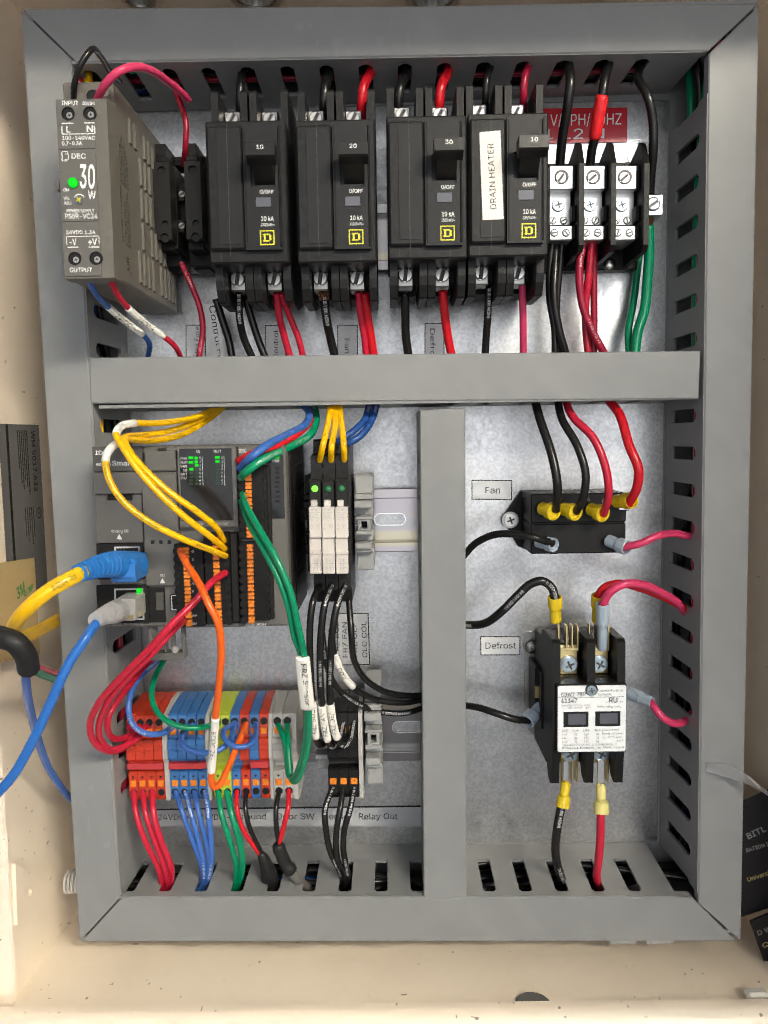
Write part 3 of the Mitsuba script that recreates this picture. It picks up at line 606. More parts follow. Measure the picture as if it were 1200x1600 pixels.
# ------------------------------------------------------------------ power distribution block
E2 = crop(840, 210, 5.4545)
db = thing('distribution_block', 'black three-pole distribution block with silver lugs beside the last breaker', 'terminal block')
def ebx(x0, y0, x1, y1, wf, wb, b=0.3, c=E2): return rbox(*span(x0, y0, x1, y1, wf, c), wb, wf, b)
u0, u1, v0, v1 = span(100, 250, 880, 1160, 14, E2)
part(db, 'base', cat([rbox(at(*E2(100, 700), 14)[0], at(*E2(880, 700), 14)[0], at(*E2(500, 1165), 6)[1], at(*E2(500, 235), 10)[1], 0.2, 9, 0.5), rbox(at(*E2(100, 700), 20)[0], at(*E2(890, 700), 20)[0], at(*E2(500, 930), 22)[1], at(*E2(500, 260), 22)[1], 8, 20, 0.5)]), 'black_plastic')
for (x, xb) in ((358, 345), (628, 628), (905, 905)):
    p = at(*E2(x, 70), 34); q = at(*E2(x, 980), 42); s = at(*E2(x, 250), 42)
    prof = Polygon([(at(*E2(x, 1150), 4)[1], 0.3), (q[1] - 1.0, 40), (q[1] + 2, 43), (s[1], 43), (p[1] - 2, 37), (p[1], 34), (p[1] - 1, 31), (s[1] + 4, 8), (s[1] + 1, 0.3)])
    uu = (p[0] + q[0]) / 2 + 0.2
    part(db, 'barrier', extrude(prof, uu - 1.6, uu + 0.9, 0), 'black_plastic')
    part(db, 'barrier_rib', cat([rbox(uu - 3.4, uu - 1.55, at(*E2(x, y1), 36)[1], at(*E2(x, y0), 36)[1], 12, 36, 0.4) for y0, y1 in ((255, 470), (600, 740), (770, 890))]), 'black_plastic')
for i, x in enumerate((0, 270, 540)):
    X = lambda v: v + x
    l = part(db, 'lug', cat([ebx(X(100), 262, X(308), 470, 36, 14, 0.5), ebx(X(100), 468, X(282), 775, 30, 14, 0.3), ebx(X(100), 775, X(298), 902, 36, 14, 0.5)]), 'lug_silver')
    p = at(*E2(X(204), 363), 36)
    part(l, 'screw_well', lathe((p[0], p[1], 36.02), (0, 0, 1), [(0, 3.6), (0.12, 3.55), (0.12, 2.7), (0.03, 2.6)], 28), 'well_shade')
    part(l, 'main_screw', slot_head((p[0] - 0.4, p[1] - 0.5, 36.15), 2.7, 0.9, 40 if i else 52, 0.6, 0.15), 'screw_steel')
    p = at(*E2(X(174), 605), 30); part(l, 'fixing_screw', cross_head((p[0], p[1], 30.1), 2.9, 1.5, 15), 'blue_zinc'); part(l, 'screw_well', disc((p[0], p[1], 30.02), (0, 0, 1), 3.3, 0.08, 0.02), 'well_shade')
    for j, (xx, yy, ww, ang) in enumerate(((128, 735, 30, 60), (220, 735, 30, 25), (142, 840, 36, 10), (241, 840, 36, -50))):
        p = at(*E2(X(xx), yy), ww)
        part(l, 'screw_well', lathe((p[0], p[1], ww + 0.02), (0, 0, 1), [(0, 2.0), (0.08, 1.98), (0.08, 1.5), (0.02, 1.45)], 20), 'well_shade')
        part(l, 'small_screw', slot_head((p[0], p[1], ww + 0.1), 1.5, 0.6, ang + 37 * i, 0.3, 0.16), 'screw_steel')
p = at(*E2(612, 1110), 9); part(db, 'base_screw', lathe((p[0], p[1], 9), (0, 0, 1), [(0, 3.4), (0.8, 3.3), (1.6, 2.4), (2.0, 1.0)], 24), 'screw_steel', True)
gl = thing('ground_lug', 'single silver ground lug with copper strands, right of the distribution block', 'ground lug')
put(gl, ebx(922, 508, 1072, 692, 30, 14, 0.5), 'lug_silver')
p = at(*E2(985, 595), 30); part(gl, 'screw_well', disc((p[0], p[1], 30.01), (0, 0, 1), 3.6, 0.08, 0.02), 'well_shade'); part(gl, 'lug_screw', slot_head((p[0], p[1], 30.1), 3.0, 0.9, 32, 0.5, 0.15), 'blue_zinc')
part(gl, 'mounting_tab', ebx(935, 560, 1060, 690, 14, 0.1, 0.3), 'dull_steel')
rng = np.random.default_rng(2)
part(gl, 'copper_strands', cat([trimesh.Trimesh(*sweep(spline([at(*E2(940 + 55 * t, 690), 22), at(*E2(935 + 50 * t + rng.uniform(-5, 5), 740), 24), at(*E2(938 + 40 * t, 790), 23)]), 0.28, 6)[:2], process=False) for t in np.linspace(0, 1, 9)]), 'copper')
p = at(*E2(860, 175), 0.0)
single('washer', 'flat steel washer lying against the plate behind the third barrier', 'washer', cat([extrude(Point(p[0], p[1]).buffer(8.0, 32).difference(Point(p[0], p[1]).buffer(7.2, 32)), 0.05, 0.5), extrude(Point(p[0], p[1]).buffer(6.3, 32).difference(Point(p[0], p[1]).buffer(5.9, 32)), 0.05, 0.6)]), 'dull_steel')
# red engraved sign behind the lugs
sg = thing('engraved_sign', 'red engraved supply voltage sign with white lettering behind the lugs', 'sign')
q = [A4(-30, 352), A4(512, 345), A4(512, 517), A4(-30, 527)]
part(sg, 'plate', extrude(Polygon([at(*p, 0.9)[:2] for p in q]), 0.05, 0.9), 'sign_red')
part(sg, 'lettering', print_rows([('V/1PH/60HZ', *A4(125, 437), *A4(483, 430), 18), ('L1 L2 N', *A4(25, 505), *A4(397, 500), 16)], 0.9), 'ink_white')

# ------------------------------------------------------------------ programmable controller
E5 = crop(360, 680, 5.16); E6 = crop(270, 820, 7.0588); E4 = crop(140, 680, 7.5)
WP = 78.0
plc = thing('controller', 'grey programmable controller with a black indicator window and two network sockets', 'controller')
def five(x0, y0, x1, y1, wf, wb, b=0.3, c=A5): return rbox(*span(x0, y0, x1, y1, wf, c), wb, wf, b)
pu = at(*A5(85, 330), WP)[0] - 1.0, at(*A5(833, 330), WP)[0]
ptop, pbot = at(*A5(450, 325), WP)[1], at(*A5(700, 1266), WP)[1]
part(plc, 'housing', rbox(pu[0], pu[1], pbot, ptop, 9, WP - 2.4, 0.8), 'plc_grey')
part(plc, 'header', five(82, 325, 340, 455, WP, WP - 3), 'plc_dark')
part(plc, 'cover', five(84, 459, 340, 573, WP, WP - 3), 'plc_grey')
dr_ = span(100, 579, 340, 826, WP + 0.3, A5); nt = span(155, 560, 291, 606, WP, A5)
part(plc, 'door', extrude(sbox(dr_[0], dr_[2], dr_[1], dr_[3]).difference(sbox(nt[0], nt[2], nt[1], nt[3] + 5)), WP - 2.5, WP + 0.3), 'plc_grey')
part(plc, 'door_notch', rbox(nt[0], nt[1], nt[2], nt[3], WP - 2.39, WP - 1.9, 0.1), 'dark_void')
hinge = part(plc, 'lid', cat([five(352, 348, 515, 455, WP, WP - 3, 0.5)]), 'plc_grey')
for x0, x1, y0, y1 in ((338, 352, 360, 395), (508, 521, 350, 392), (420, 462, 335, 350)):
    part(hinge, 'hinge_gap', five(x0, y0, x1, y1, WP - 0.4, WP - 2.3, 0.1), 'dark_void')
part(plc, 'door', five(346, 460, 528, 1052, WP + 0.2, WP - 3, 0.5), 'plc_grey')
for x in (395, 438, 482):
    part(plc, 'vent', five(x - 9, 814, x + 9, 833, WP + 0.3, WP, 0.05), 'charcoal')
def tri(p, s): return Polygon([(p[0] - s, p[1] - s), (p[0] + s, p[1] - s), (p[0], p[1] + s)])
part(plc, 'lettering', cat([print_rows([P('IDEC', 95, 369, 185, 369, 22)], WP, A5, True), print_rows([P('MICRO', 100, 426, 178, 426, 15), P('Smart', 182, 424, 292, 424, 24)], WP, A5, True), print_rows([P('Analog IN', 177, 773, 268, 773, 15)], WP + 0.3, A5),
    print_rows([P('SD', 432, 1003, 458, 1003, 14)], WP + 0.2, A5), extrude(tri(at(*A5(222, 794), WP), 1.3), WP + 0.31, WP + 0.37), extrude(tri(at(*A5(447, 1023), WP), 1.25), WP + 0.21, WP + 0.27)]), 'ink_white')
# indicator window
bz = span(531, 326, 834, 745, WP + 1.2, A5); dw = span(540, 336, 812, 712, WP + 1.0, A5)
part(plc, 'window_bezel', extrude(sbox(*[bz[i] for i in (0, 2, 1, 3)]).difference(sbox(*[dw[i] for i in (0, 2, 1, 3)])), WP - 3, WP + 1.2), 'plc_grey')
part(plc, 'indicator_window', rbox(*dw, WP - 2.3, WP + 0.7, 0.1), 'glossy_black')
wl = [('IN', 622, 360, 642, 360, 16), ('OUT', 712, 358, 752, 358, 15)] + [(t, 540 if len(t) > 2 else 552, 394 + 20.4 * i, 575, 394 + 20.4 * i, 13) for i, t in enumerate(('PWR', 'RUN', 'ERR', 'SD', 'BAT', 'STAT'))]
wl += [(str(i), 637, 391 + 19.5 * i, 646, 391 + 19.5 * i, 12) for i in range(8)] + [(str(i), 752, 389 + 19.5 * i, 761, 389 + 19.5 * i, 12) for i in range(8)] + [('DC IN', 610, 735, 655, 735, 11), ('Tr. OUT', 735, 735, 792, 733, 11)]
part(plc, 'lettering', cat([print_rows(wl[:-2], WP + 0.7, A5), print_rows(wl[-2:], WP + 1.2, A5), bars([(654, 378, 656, 530), (768, 376, 770, 530)], WP + 0.7, A5)]), 'ink_white')
on = [(594, 384, 24), (594, 408, 24), (596, 444, 22), (622, 386, 18), (622, 406, 18), (624, 424, 18), (732, 382, 26), (732, 404, 22)]
for x, y, w_ in on:
    part(plc, 'lamp', five(x - w_ / 2, y - 7, x + w_ / 2, y + 7, WP + 0.85, WP + 0.72, 0.02), 'led_green', label='lit green lamp', **LED_GREEN)
for x, ys in ((596, (464, 484, 502, 520)), (626, (444, 464, 484, 502, 520)), (734, (424, 444, 464, 484, 502, 520))):
    for y in ys: part(plc, 'dark_lamp', five(x - 10, y - 6, x + 10, y + 6, WP + 0.8, WP + 0.7, 0.02), 'led_dark')
# network sockets
for y0, y1, x0, x1, yt in ((838, 1012, 180, 345, 1034), (1056, 1240, 165, 372, 1254)):
    s = part(plc, 'network_socket', five(105, y0 - 8, 346 if y0 < 900 else 374, y1 + 6, WP - 0.5, WP - 2.3, 0.1), 'charcoal')
    o = span(200, y0 + 8, 332 if y0 < 900 else 350, y1 - 12, WP, A5); g = sbox(o[0], o[2], o[1], o[3])
    part(s, 'shield', extrude(g.difference(g.buffer(-0.7)), WP - 0.6, WP + 0.6), 'bright_steel')
    part(s, 'opening', rbox(o[0] + 0.6, o[1] - 0.6, o[2] + 0.6, o[3] - 0.6, WP - 0.55, WP - 0.2, 0), 'dark_void')
    part(s, 'lettering', print_rows([('00-03-7B-80-F5-15' if y0 < 900 else '00-03-7B-80-F5-16', 186, yt + 6, 345, yt + 2, 13)], WP - 0.5, A5), 'ink_grey')
for y, m, e_, nm in ((1081, 'led_green', LED_GREEN, 'lit green lamp of the lower network socket'), (1198, 'led_yellow', LED_YELLOW, 'lit yellow lamp of the lower network socket')):
    part(plc, 'lamp', five(309, y - 15, 332, y + 14, WP + 2.2, WP + 0.7, 0.2), m, label=nm, **e_)
part(plc, 'usb_socket', five(487, 1096, 530, 1182, WP - 0.4, WP - 2.3, 0.3), 'charcoal')
us = span(492, 1100, 526, 1178, WP, A5); g = sbox(us[0], us[2], us[1], us[3]); part(plc, 'usb_shield', extrude(g.difference(g.buffer(-0.35)), WP - 0.45, WP - 0.1), 'bright_steel')
part(plc, 'recess', five(376, 1062, 458, 1240, WP - 1.2, WP - 2.3, 0.1), 'charcoal')
part(plc, 'latch', five(410, 1085, 452, 1180, WP - 0.2, WP - 1.3, 0.3), 'plc_dark')
fl = part(plc, 'open_flap', cat([five(372, 1240, 398, 1415, 72, 68), five(398, 1255, 412, 1405, 71, 67), five(452, 1258, 464, 1405, 71, 67), five(492, 1262, 506, 1405, 71, 67), five(545, 1268, 562, 1425, 72, 68), five(380, 1240, 560, 1262, 72, 68), five(355, 1402, 560, 1440, 73, 66)]), 'plc_grey')
part(fl, 'peg', disc(at(*A5(518, 1378), 70), (0, 0, 1), 1.7, 3.0, 0.5), 'terminal_grey')
def terminal_strip(hold, xs, ys, hole_dx, body, dot_dx, c, wf, pitch, name='terminal_strip'):
    """A black plug strip: one orange lever, one wire hole and one test dot per row; xs: lever x at the first and last row."""
    u0, u1, v0, v1 = body
    k = part(hold, name, rbox(u0, u1, v0, v1, WP - 2.3, wf, 0.4), 'black_plastic')
    n = len(ys)
    for i, y in enumerate(ys):
        x = xs[0] + (xs[1] - xs[0]) * i / max(n - 1, 1); p = at(*c(x, y), wf)
        part(k, 'lever', cat([rbox(p[0] - 1.5, p[0] + 1.5, p[1] + 0.15, p[1] + 1.62, wf - 0.3, wf + 1.0, 0.25), rbox(p[0] - 1.5, p[0] + 1.5, p[1] - 1.62, p[1] - 0.15, wf - 0.3, wf + 1.0, 0.25), rbox(p[0] - 0.8, p[0] + 0.8, p[1] - 0.3, p[1] + 0.3, wf - 0.2, wf + 0.8, 0.1)]), 'lever_orange')
        h = (p[0] + hole_dx, p[1] - 0.1, wf - 0.02)
        part(k, 'wire_hole', lathe(h, (0, 0, 1), [(0, 1.75), (0.35, 1.75), (0.35, 1.5), (0.03, 1.35)], 18), 'dark_void')
        if dot_dx: part(k, 'test_dot', rbox(p[0] + dot_dx - 0.5, p[0] + dot_dx + 0.5, p[1] - 0.6, p[1] + 0.6, wf - 0.1, wf + 0.05, 0), 'dark_void')
    return k
ys = [285 + 88.3 * i for i in range(10)]
k1 = terminal_strip(plc, (146, 182), ys, -4.3, span(30, 210, 345, 1120, WP + 3, E6), 7.2, E6, WP + 3, 12.5)
part(k1, 'lettering', print_rows([(t, 205 if len(t) < 2 else 190, 285 + 88.3 * i + 20, 235 if len(t) < 2 else 262, 285 + 88.3 * i + 20, 22) for i, t in enumerate(('0', '1', '2', '3', '4', '5', '6', '7', 'COM', 'COM'))], WP + 3, E6), 'ink_white')
ys = [172 + 89 * i for i in range(11)]
k2 = terminal_strip(plc, (470, 512), ys, 4.6, span(355, 85, 640, 1100, WP + 3, E6), -5.2, E6, WP + 3, 12.5)
part(plc, 'strip_guard', cat([rbox(*span(640, 90, 720, 1080, WP + 3.4, E6), WP - 2.3, WP + 3.4, 0.5)]), 'charcoal')
part(plc, 'lettering', print_rows([('FC6A-D16R1CEE', 350, 1118, 720, 1112, 26)], WP - 0.0, E6), 'ink_grey')
part(plc, 'bottom_sill', rbox(*span(150, 1085, 790, 1130, WP - 0.02, E6), WP - 2.5, WP - 0.02, 0.2), 'plc_dark')
# expansion module
ex = thing('expansion_module', 'grey expansion module with one tall strip of orange levers, right of the controller', 'controller module')
eu0, eu1 = pu[1] + 0.15, at(*E5(468, 1000), WP)[0]
part(ex, 'housing', rbox(eu0, eu1, pbot, ptop, 9, WP, 0.8), 'plc_grey')
part(ex, 'side_panel', rbox(eu1 - 0.2, eu1 + 0.9, pbot + 1.0, ptop - 0.8, 9, WP - 9, 0.3), 'charcoal')
part(ex, 'side_rib', cat([rbox(eu1 + 0.85, eu1 + 1.3, pbot + 8 + 14 * i, pbot + 19 + 14 * i, 20, 58, 0.2) for i in range(5)]), 'charcoal')
st = span(305, 160, 432, 672, WP + 0.5, E5)
wn = part(ex, 'indicator_window', rbox(*st, WP - 0.5, WP + 0.5, 0.1), 'glossy_black')
part(wn, 'lamp', rbox(*span(358, 171, 394, 190, WP + 0.7, E5), WP + 0.52, WP + 0.7, 0.02), 'led_green', **LED_GREEN)
for i in range(8): part(wn, 'dark_lamp', rbox(*span(362, 255 + 38 * i, 396, 276 + 38 * i, WP + 0.6, E5), WP + 0.5, WP + 0.6, 0.02), 'charcoal')
part(ex, 'lettering', cat([print_rows([('PWR', 334, 218, 394, 218, 24)], WP + 0.5, E5, True), print_rows([('IDEC', 68, 142, 130, 138, 28), ('FC6A-J8CU4', 128, 1540, 288, 1535, 20)], WP, E5, True)]), 'ink_white')
bd = list(span(62, 245, 320, 1495, WP + 3, E5)); bd[0] = max(bd[0], eu0 + 0.5)
ys = [275 + 65.3 * i for i in range(9)]
mid_y = at(*E5(150, 850), WP + 3)[1]
k3 = terminal_strip(ex, (143, 157), ys, -3.5, (bd[0], at(*E5(298, 500), WP + 3)[0], mid_y + 0.6, bd[3]), 5.8, E5, WP + 3, 12.6)
ys = [907 + 64.5 * i for i in range(10)]
k4 = terminal_strip(ex, (159, 172), ys, -3.6, (bd[0], at(*E5(310, 1100), WP + 3)[0], bd[2], mid_y - 0.6), 5.6, E5, WP + 3, 12.6)
g = span(290, 245, 332, 1490, WP + 3.6, E5)
part(ex, 'strip_guard', cat([rbox(*g, WP - 0.5, WP + 1.6, 0.3)] + [rbox(g[0] - 0.6, g[0] + 0.9, y - 1.5, y + 1.1, WP, WP + 3.4, 0.3) for y in np.arange(bd[2] + 3, bd[3] - 1, 3.9)]), 'charcoal')

# ------------------------------------------------------------------ relays
E7 = crop(460, 680, 5.9286)
cols = [((135, 248), (182, 290), (145, 250)), ((255, 372), (291, 402), (258, 372)), ((378, 495), (402, 515), (380, 490))]
names = ['slim relay with the brightly lit green lamp, first of three', 'slim relay with an unlit green lamp, between two others', 'slim relay with an unlit green lamp, next to the grey clamp']
for i, ((lx0, lx1), (tx0, tx1), (bx0, bx1)) in enumerate(cols):
    k = thing('relay', names[i], 'relay', 'slim relays with white covers')
    r7 = lambda x0, y0, x1, y1, wf, wb, b=0.3: rbox(*span(x0, y0, x1, y1, wf, E7), wb, wf, b)
    uL, uR = at(*E7(lx0, 900), 80)[0] + 0.1, at(*E7(lx1, 900), 80)[0]
    vt, vb = at(*E7(350, 35), 50)[1], at(*E7(350, 1550), 52)[1]
    y_led, y_low = at(*E7(300, 415), 79)[1], at(*E7(300, 1290), 79)[1]
    ts = at(*E7(300, 192), 66)[1]
    prof = Polygon([(vb, 9), (vb, 50), (vb + 8, 54), (vb + 9, 64), (y_low - 0.5, 64), (y_low - 0.5, 76), (y_led, 76), (y_led, 66), (ts, 66), (ts + 1, 52), (vt - 1, 50), (vt, 48), (vt, 9)])
    part(k, 'socket', extrude(prof, uL, uR, 0), 'charcoal')
    part(k, 'lamp_block', r7(lx0 + 6, 425, lx1 - 4, 664, 79, 75), 'charcoal')
    lp = at(*E7((190, 316, 437)[i], (495, 498, 494)[i]), 79)
    part(k, 'lamp', lathe(lp, (0, 0, 1), [(0, 1.55), (0.5, 1.5), (1.1, 1.15), (1.4, 0.5)], 20), 'led_bright' if i == 0 else 'led_off', True, 'brightly lit green lamp' if i == 0 else None, **(LED_BRIGHT if i == 0 else {}))
    cv = part(k, 'cover', cat([r7(lx0, 664, lx1, 955, 81, 75, 0.4), r7(lx0 + 3, 952, lx1 - 1, 1112, 79.6, 75, 0.3), r7(lx0 + 6, 1085, lx1 + 2, 1287, 81, 75, 0.4), r7(lx0 + 4, 1078, lx1 + 2, 1112, 81.6, 76, 0.4), r7((150, 272, 395)[i], 600, (212, 336, 456)[i], 668, 80.4, 76, 0.4)]), 'relay_white')
    def rot_text(rows, w):      # printed upside down
        out = []
        for t, x0, x1, y, h in rows:
            a, b = at(*E7(x1 + lx0 - 135, y - h), w), at(*E7(x0 + lx0 - 135, y - h), w); b[1] = a[1]
            out.append((t, a, b, np.linalg.norm(at(*E7(0, h), w) - at(*E7(0, 0), w)), (0, 0, 1), False))
        return lettering(out)
    tx = rot_text([('A2', 155, 215, 702, 26), ('A1', 152, 214, 754, 26), ('12-24', 155, 220, 798, 26), ('24', 200, 242, 865, 44), ('V', 150, 168, 845, 26), ('14', 172, 226, 1174, 26), ('11', 172, 226, 1215, 26), ('12', 176, 230, 1256, 26)], 81)
    part(cv, 'lettering', cat([tx, bars([(lx0 + 10, 714, lx0 + 98, 718), (lx0 + 10, 759, lx0 + 98, 763), (lx0 + 25, 1183, lx0 + 112, 1187), (lx0 + 28, 1222, lx0 + 112, 1226), (lx0 + 14, 862, lx0 + 36, 866), (lx0 + 14, 872, lx0 + 36, 876)], 81, E7)]), 'ink_grey')
    xm = (tx0 + tx1) / 2
    p = at(*E7(xm, 238), 66); part(k, 'wire_hole', disc((p[0], p[1], 65.98), (0, 0, 1), 2.1, 0.12, 0.05, 20), 'dark_void')
    part(k, 'release_slot', r7(xm - 36, 305, xm + 32, 356, 66.12, 65.9, 0), 'dark_void')
    part(k, 'release_slot', r7(xm - 30, 130, xm + 30, 180, 51.7, 51.0, 0), 'dark_void')
    part(k, 'release_slot', r7(bx0 + 50, 1300, bx1 + 8, 1335, 64.12, 63.9, 0), 'dark_void')
    for yy, ww in ((1395, 64),):
        p = at(*E7((bx0 + bx1) / 2 + 40, yy), ww); part(k, 'wire_hole', disc((p[0], max(p[1], vb + 10.5), ww - 0.02), (0, 0, 1), 2.2, 0.12, 0.05, 20), 'dark_void')
def end_clamp(label, x, y0, y1, c, wide, wf, m, dark=False):
    """A rail end clamp seen from the front: stacked steps round a square hole; x, y0, y1 in crop units, wide in mm."""
    k = thing('end_clamp', label, 'rail clamp', 'grey end clamps on the mounting rails')
    a, b = at(*c(x, y0), wf), at(*c(x, y1), wf); u0, H = a[0], a[1] - b[1]
    f = lambda s: a[1] - s * H
    bx = lambda s0, s1, w, x0=0.0, x1=1.0: rbox(u0 + x0 * wide, u0 + x1 * wide, f(s1), f(s0), 8.8, w, 0.35)
    part(k, 'upper_wing', bx(0.0, 0.19, wf - 8), m); part(k, 'lower_wing', bx(0.80, 1.0, wf - 8, 0.05, 1.0), m)
    part(k, 'jaw', cat([bx(0.19, 0.245, wf - 3), bx(0.255, 0.33, wf, -0.03, 0.97), bx(0.42, 0.45, wf - 1), bx(0.57, 0.61, wf - 1), bx(0.69, 0.755, wf, 0.02, 0.9), bx(0.755, 0.80, wf - 3)]), m)
    part(k, 'web', cat([bx(0.33, 0.42, wf - 9), bx(0.61, 0.69, wf - 9), bx(0.45, 0.57, wf - 1.5, 0.14, 0.34), bx(0.45, 0.57, wf - 1.5, 0.66, 0.86), bx(0.45, 0.47, wf - 1.5, 0.3, 0.7), bx(0.545, 0.57, wf - 1.5, 0.3, 0.7)]), m)
    part(k, 'screw_hole', bx(0.47, 0.545, wf - 9, 0.32, 0.68), 'dark_void')
    return k
end_clamp('charcoal end clamp hidden behind the left side of the relays', 78, 380, 1290, E7, 9.5, 44, 'charcoal')
end_clamp('grey end clamp right of the three relays, on the upper lower-half rail', 552, 380, 1275, E7, 9.2, 44, 'clamp_grey')
end_clamp('grey end clamp right of the black terminals, next to the upright duct', 762, 445, 985, B2, 9.0, 40, 'clamp_grey')
end_clamp('grey end clamp left of the black terminals, half hidden by wires', 500, 560, 905, B2, 8.2, 34, 'clamp_grey')

# ------------------------------------------------------------------ terminal blocks
def terminal(px, half, m, label, group, hole_top=True):
    k = thing('terminal_block', label, 'terminal block', group)
    uc = at(px, 1219, 40)[0]; V = lambda s: V3 + s
    prof = Polygon([(V(-25), 9), (V(-26), 33), (V(-24), 38.5), (V(-21), 39.8), (V(-8.6), 39.8), (V(-7.8), 38.6), (V(-7.4), 34), (V(-3.2), 32.5), (V(-2.8), 39.6), (V(-1.2), 40.4), (V(-0.8), 42), (V(9.6), 42), (V(10.4), 40.2), (V(21.6), 38.4), (V(22.4), 37), (V(24.6), 21), (V(25), 9)])
    part(k, 'body', extrude(prof, uc - half + 0.07, uc + half - 0.07, 0), m)
    for v, w, t in ((-14.6, 39.8, 0), (13.4, 39.75, 1)):
        part(k, 'lever', cat([rbox(uc - half * 0.66, uc + half * 0.66, V(v) - 1.7, V(v) + 1.7, w - 0.5, w + 0.5, 0.2), hull([(uc - half * .5, V(v) - 1.1, w + 0.45), (uc - half * .2, V(v) - 1.1, w + 0.45), (uc + half * .5, V(v) + 1.1, w + 0.45), (uc + half * .2, V(v) + 1.1, w + 0.45), (uc - half * .4, V(v) - 1.0, w + 0.7), (uc + half * .4, V(v) + 1.0, w + 0.7)]),
            rbox(uc - half * .55, uc - half * .3, V(v) - 1.2, V(v) + 1.2, w + .4, w + .68, 0.1), rbox(uc + half * .3, uc + half * .55, V(v) - 1.2, V(v) + 1.2, w + .4, w + .68, 0.1)]), 'lever_orange')
    part(k, 'wire_hole', disc((uc, V(-19.6), 39.7), (0, 0.0, 1), half * 0.78, 0.18, 0.05, 18), 'dark_void')
    part(k, 'wire_hole', disc((uc, V(18.2), 38.85), (0, 0.16, 1), half * 0.78, 0.22, 0.05, 18), 'dark_void')
    part(k, 'marker_notch', hull([(uc - half * 0.35, V(-10.6), 39.85), (uc + half * 0.35, V(-10.6), 39.85), (uc, V(-12), 39.85), (uc - half * 0.35, V(-10.6), 39.9), (uc + half * 0.35, V(-10.6), 39.9), (uc, V(-12), 39.9)]), 'dark_void')
    for v in (6.2, 3.4): part(k, 'ridge', rbox(uc - half + 0.1, uc + half - 0.1, V(v), V(v) + 0.8, 41.8, 42.4, 0.2), m)
    return uc
HB = 2.38
wd = {'red': 'terminal_red', 'blue': 'terminal_blue', 'lime': 'terminal_lime', 'grey': 'terminal_grey', 'black': 'black_plastic'}
ordn = ['first', 'second', 'third', 'fourth']
U_t = {}
for i, x in enumerate((293, 341, 388, 437)): U_t['r', i] = terminal(B1(x, 0)[0], HB, wd['red'], f'{ordn[i]} red terminal block of the four red ones at the left', 'red terminal blocks at the left end')
for i, x in enumerate((510, 558, 607, 657)): U_t['b', i] = terminal(B1(x, 0)[0], HB, wd['blue'], f'{ordn[i]} blue terminal block of the four blue ones side by side', 'blue terminal blocks side by side')
for i, x in enumerate((735, 782)): U_t['g', i] = terminal(B1(x, 0)[0], HB, wd['lime'], ('yellow green terminal block behind the FRZ DOOR sleeve', 'yellow green terminal block beside the single blue one')[i], 'yellow green terminal blocks')
for i, x in enumerate((97, 147, 198, 249)): U_t['m', i] = terminal(B2(x, 0)[0], 2.5, wd[('blue', 'red')[i % 2]], ('blue terminal block between the yellow green pair and a red one', 'red terminal block with the orange wire pushed in from above', 'blue terminal block between two red ones', 'red terminal block against the grey pair')[i], 'alternating blue and red terminal blocks')
for i, x in enumerate((318, 370)): U_t['w', i] = terminal(B2(x, 0)[0], 2.6, wd['grey'], ('light grey terminal block holding a black wire below', 'light grey terminal block holding a red wire below')[i], 'light grey terminal blocks')
for i, x in enumerate((602, 656, 710)): U_t['k', i] = terminal(B2(x, 0)[0], 2.72, wd['black'], f'{ordn[i]} black terminal block of the three black ones', 'black terminal blocks at the right end')
def end_plate(u0, u1, m, label, top=1.0):
    prof = Polygon([(V3 - 25, 9), (V3 - 26.5, 33), (V3 - 24, 40), (V3 - 8, 41), (V3 - 3, 41), (V3, 43), (V3 + 10, 43), (V3 + 22, 39.4), (V3 + 25.5, 22), (V3 + 25.5, 9)])
    single('end_plate', label, 'end plate', extrude(prof, u0, u1, 0), m, False, 'end plates between the terminal blocks')
end_plate(U_t['r', 3] + HB + 0.1, U_t['b', 0] - HB - 0.1, 'terminal_grey', 'grey end plate between the red and the blue terminal blocks')
end_plate(U_t['b', 3] + HB + 0.1, min(U_t['b', 3] + HB + 1.9, U_t['g', 0] - HB - 0.1), 'terminal_grey', 'grey end plate between the blue and the yellow green terminal blocks')
end_plate(U_t['m', 3] + 2.6, U_t['w', 0] - 2.7, 'terminal_grey', 'thin grey end plate between the last red and the first light grey block')
end_plate(U_t['w', 1] + 2.7, U_t['w', 1] + 4.9, 'terminal_grey', 'light grey end plate under the green pair of sensor wires')
end_plate(U_t['k', 2] + 2.8, U_t['k', 2] + 5.0, 'terminal_grey', 'pale end plate closing the three black terminal blocks')
def bridge(a, b, label):
    k = thing('plug_bridge', label, 'plug-in bridge', 'red bridges pushed into the terminals')
    part(k, 'bar', rbox(a, b, V3 - 6.0, V3 - 2.6, 36, 42.6, 0.3), 'bridge_red')
    n = max(2, int(round((b - a) / 4.9)))
    for i in range(n - 1): part(k, 'groove', rbox(a + (b - a) * (i + 1) / n - 0.2, a + (b - a) * (i + 1) / n + 0.2, V3 - 5.9, V3 - 2.7, 42.5, 42.66, 0), 'terminal_red')
bridge(U_t['r', 0] - 2.2, U_t['r', 3] + 2.2, 'red bridge across the four red terminal blocks')
bridge(U_t['b', 0] - 2.2, U_t['b', 3] + 2.2, 'red bridge across the four blue terminal blocks')
bridge(U_t['m', 2] - 2.2, U_t['m', 3] + 2.2, 'short red bridge across a blue and a red terminal block')

